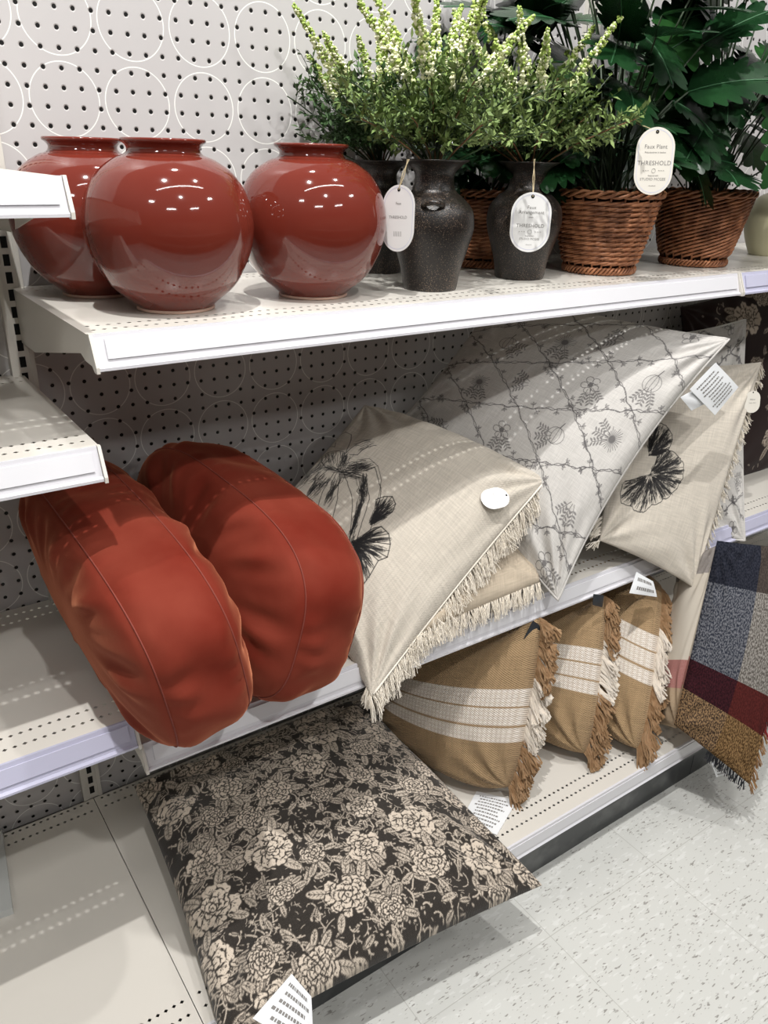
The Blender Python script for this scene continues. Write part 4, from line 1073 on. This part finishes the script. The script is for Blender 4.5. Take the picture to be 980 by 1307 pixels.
ln2 = [('Faux Plant', .0068, .0150), ('Philodendron in basket', .0028, .0095), ('THRESHOLD', .0076, -.0045), ('STUDIO MCGEE', .0046, -.0225), ('designed with', .0024, -.0175), ('threshold', .0022, -.0295)]
oval_tag('paper_tag', py_(835, 206, -.432), (.86, -.50, .02), (-.03, .1, 1), .064, .101, 'cream oval paper tag with lettering, among leaves above the flat weave basket', ln2, 'paperwarm', 'oval paper tags', cord=(B1[0]-.02, B1[1]-.02, TOPZ+.27), detail=-.0110)
ln3 = [('Faux', .004, .015), ('THRESHOLD', .0045, .0), ('|||||||', .006, -.018)]
oval_tag('paper_tag', py_(508, 279, V1[1]-.045), (.27, -.96, .05), (.05, .1, 1), .060, .092, 'white oval paper tag turned edge on, hanging left of the front dark vase', ln3, 'paper', 'oval paper tags', cord=py_(520, 203, V1[1]-.048))
# tag on front pumpkin pillow, tag on the leaf pillow
def on(P_, u, v, off=.004): return P_.local(u, v, 1, off)+P_.base
def find(P_, px, py):
    best = min(((proj(on(P_, u, v, 0))-0 if 0 else (lambda q: (q[0]-px)**2+(q[1]-py)**2)(proj(on(P_, u, v, 0))), u, v) for u in np.linspace(-1, 1, 61) for v in np.linspace(-1, 1, 61)))
    return best[1], best[2]
uu, vv_ = find(P1, 629, 637); e_ = .03
du = (on(P1, uu-e_, vv_, 0)-on(P1, uu+e_, vv_, 0)).normalized(); dv = (on(P1, uu, vv_+e_, 0)-on(P1, uu, vv_-e_, 0)).normalized()
nn = dv.cross(du).normalized()*-1
if nn.dot(CP-on(P1, uu, vv_)) < 0: nn = -nn
pc = on(P1, uu, vv_, 0)+nn*.008
yv = (dv+du*-.6).normalized(); xv = yv.cross(nn)
oval_tag('paper_tag', pc, xv, yv, .042, .054, 'small white oval tag lying on the front pumpkin pillow near its fringe', [], 'paper', detail=0, border=False)
oval_tag('paper_tag', py_(960, 513, -.385), (.86, -.5, .05), (.12, .1, 1), .036, .050, 'cream oval tag hanging from the fringe of the leaf pillow', [('Pillow', .005, .004), ('feather filled', .003, -.003)], 'paperwarm', border=False)
def care(name, pts, label, y, lines=9, mt='cloth', group=None):
    W_ = [py_(px, q, yy) for (px, q), yy in zip(pts, y)]
    t = empty(name, sum(W_, Vector())/4, label, 'label', group)
    label_card('printed_sheet', W_, M[mt], t, lines); return t
care('care_label', [(912, 530), (942, 494), (913, 463), (880, 497)], 'white printed care label with small text hanging from the large toile pillow', (-.47, -.46, -.455, -.465), 9, group=None)
care('care_label', [(882, 524), (900, 515), (885, 498), (868, 507)], 'small blank care label peeping out beside the large printed one', (-.462, -.462, -.46, -.46), 0)
W_ = [pz_(588, 1048, -1.3695), pz_(634, 1066, -1.3695), pz_(660, 1022, -1.3695), pz_(608, 1010, -1.3695)]
t = empty('care_label', sum(W_, Vector())/4, 'white printed care label lying flat on the base deck by the nearest tan pillow', 'label'); label_card('printed_sheet', W_, M['cloth'], t, 9)
W_ = [pz_(322, 1300, -1.30), pz_(400, 1345, -1.36), pz_(397, 1272, -1.33), pz_(372, 1243, -1.30)]
t = empty('care_label', sum(W_, Vector())/4, 'white crumpled care label sticking out of the big dark floral pillow', 'label'); label_card('printed_sheet', W_, M['cloth'], t, 5)
care('care_label', [(803, 757), (838, 762), (833, 742), (812, 730)], 'silvery crumpled care label under the corner of the leaf pillow', (-.46, -.46, -.45, -.44), 2)
care('care_label', [(914, 992), (928, 988), (918, 968), (908, 974)], 'small white striped label under the bottom corner of the plaid pillow', (-.66, -.66, -.65, -.65), 4)
care('brand_tag', [(668, 815), (690, 820), (692, 800), (680, 792)], 'small black square tag on the top of the nearest tan pillow', (-.425, -.43, -.43, -.425), 0, 'black_tag')
care('brand_tag', [(756, 772), (768, 775), (770, 760), (757, 758)], 'small black tag at the top of the middle tan pillow', (-.43, -.43, -.43, -.43), 0, 'black_tag')
# pale panel at the left edge
m = MB(); fr, bk, fl, bl_ = (-.2575, -.211), (-.236, -.020), (-.62, -.16), (-.60, .0-.010)
for z0, z1, k in ((-1.3712, -1.357, 0),):
    q = [fl, fr, bk, bl_]; m.v = [(x, y, z0) for x, y in q]+[(x, y, z1) for x, y in q]
    m.f = [(3, 2, 1, 0), (4, 5, 6, 7)]+[(i, (i+1) % 4, 4+(i+1) % 4, 4+i) for i in range(4)]; m.m = [0]*6
o = m.build('grey_panel', M['carton']); tag(o, 'pale grey flat panel lying on the left base deck, cut off by the left edge', 'panel')
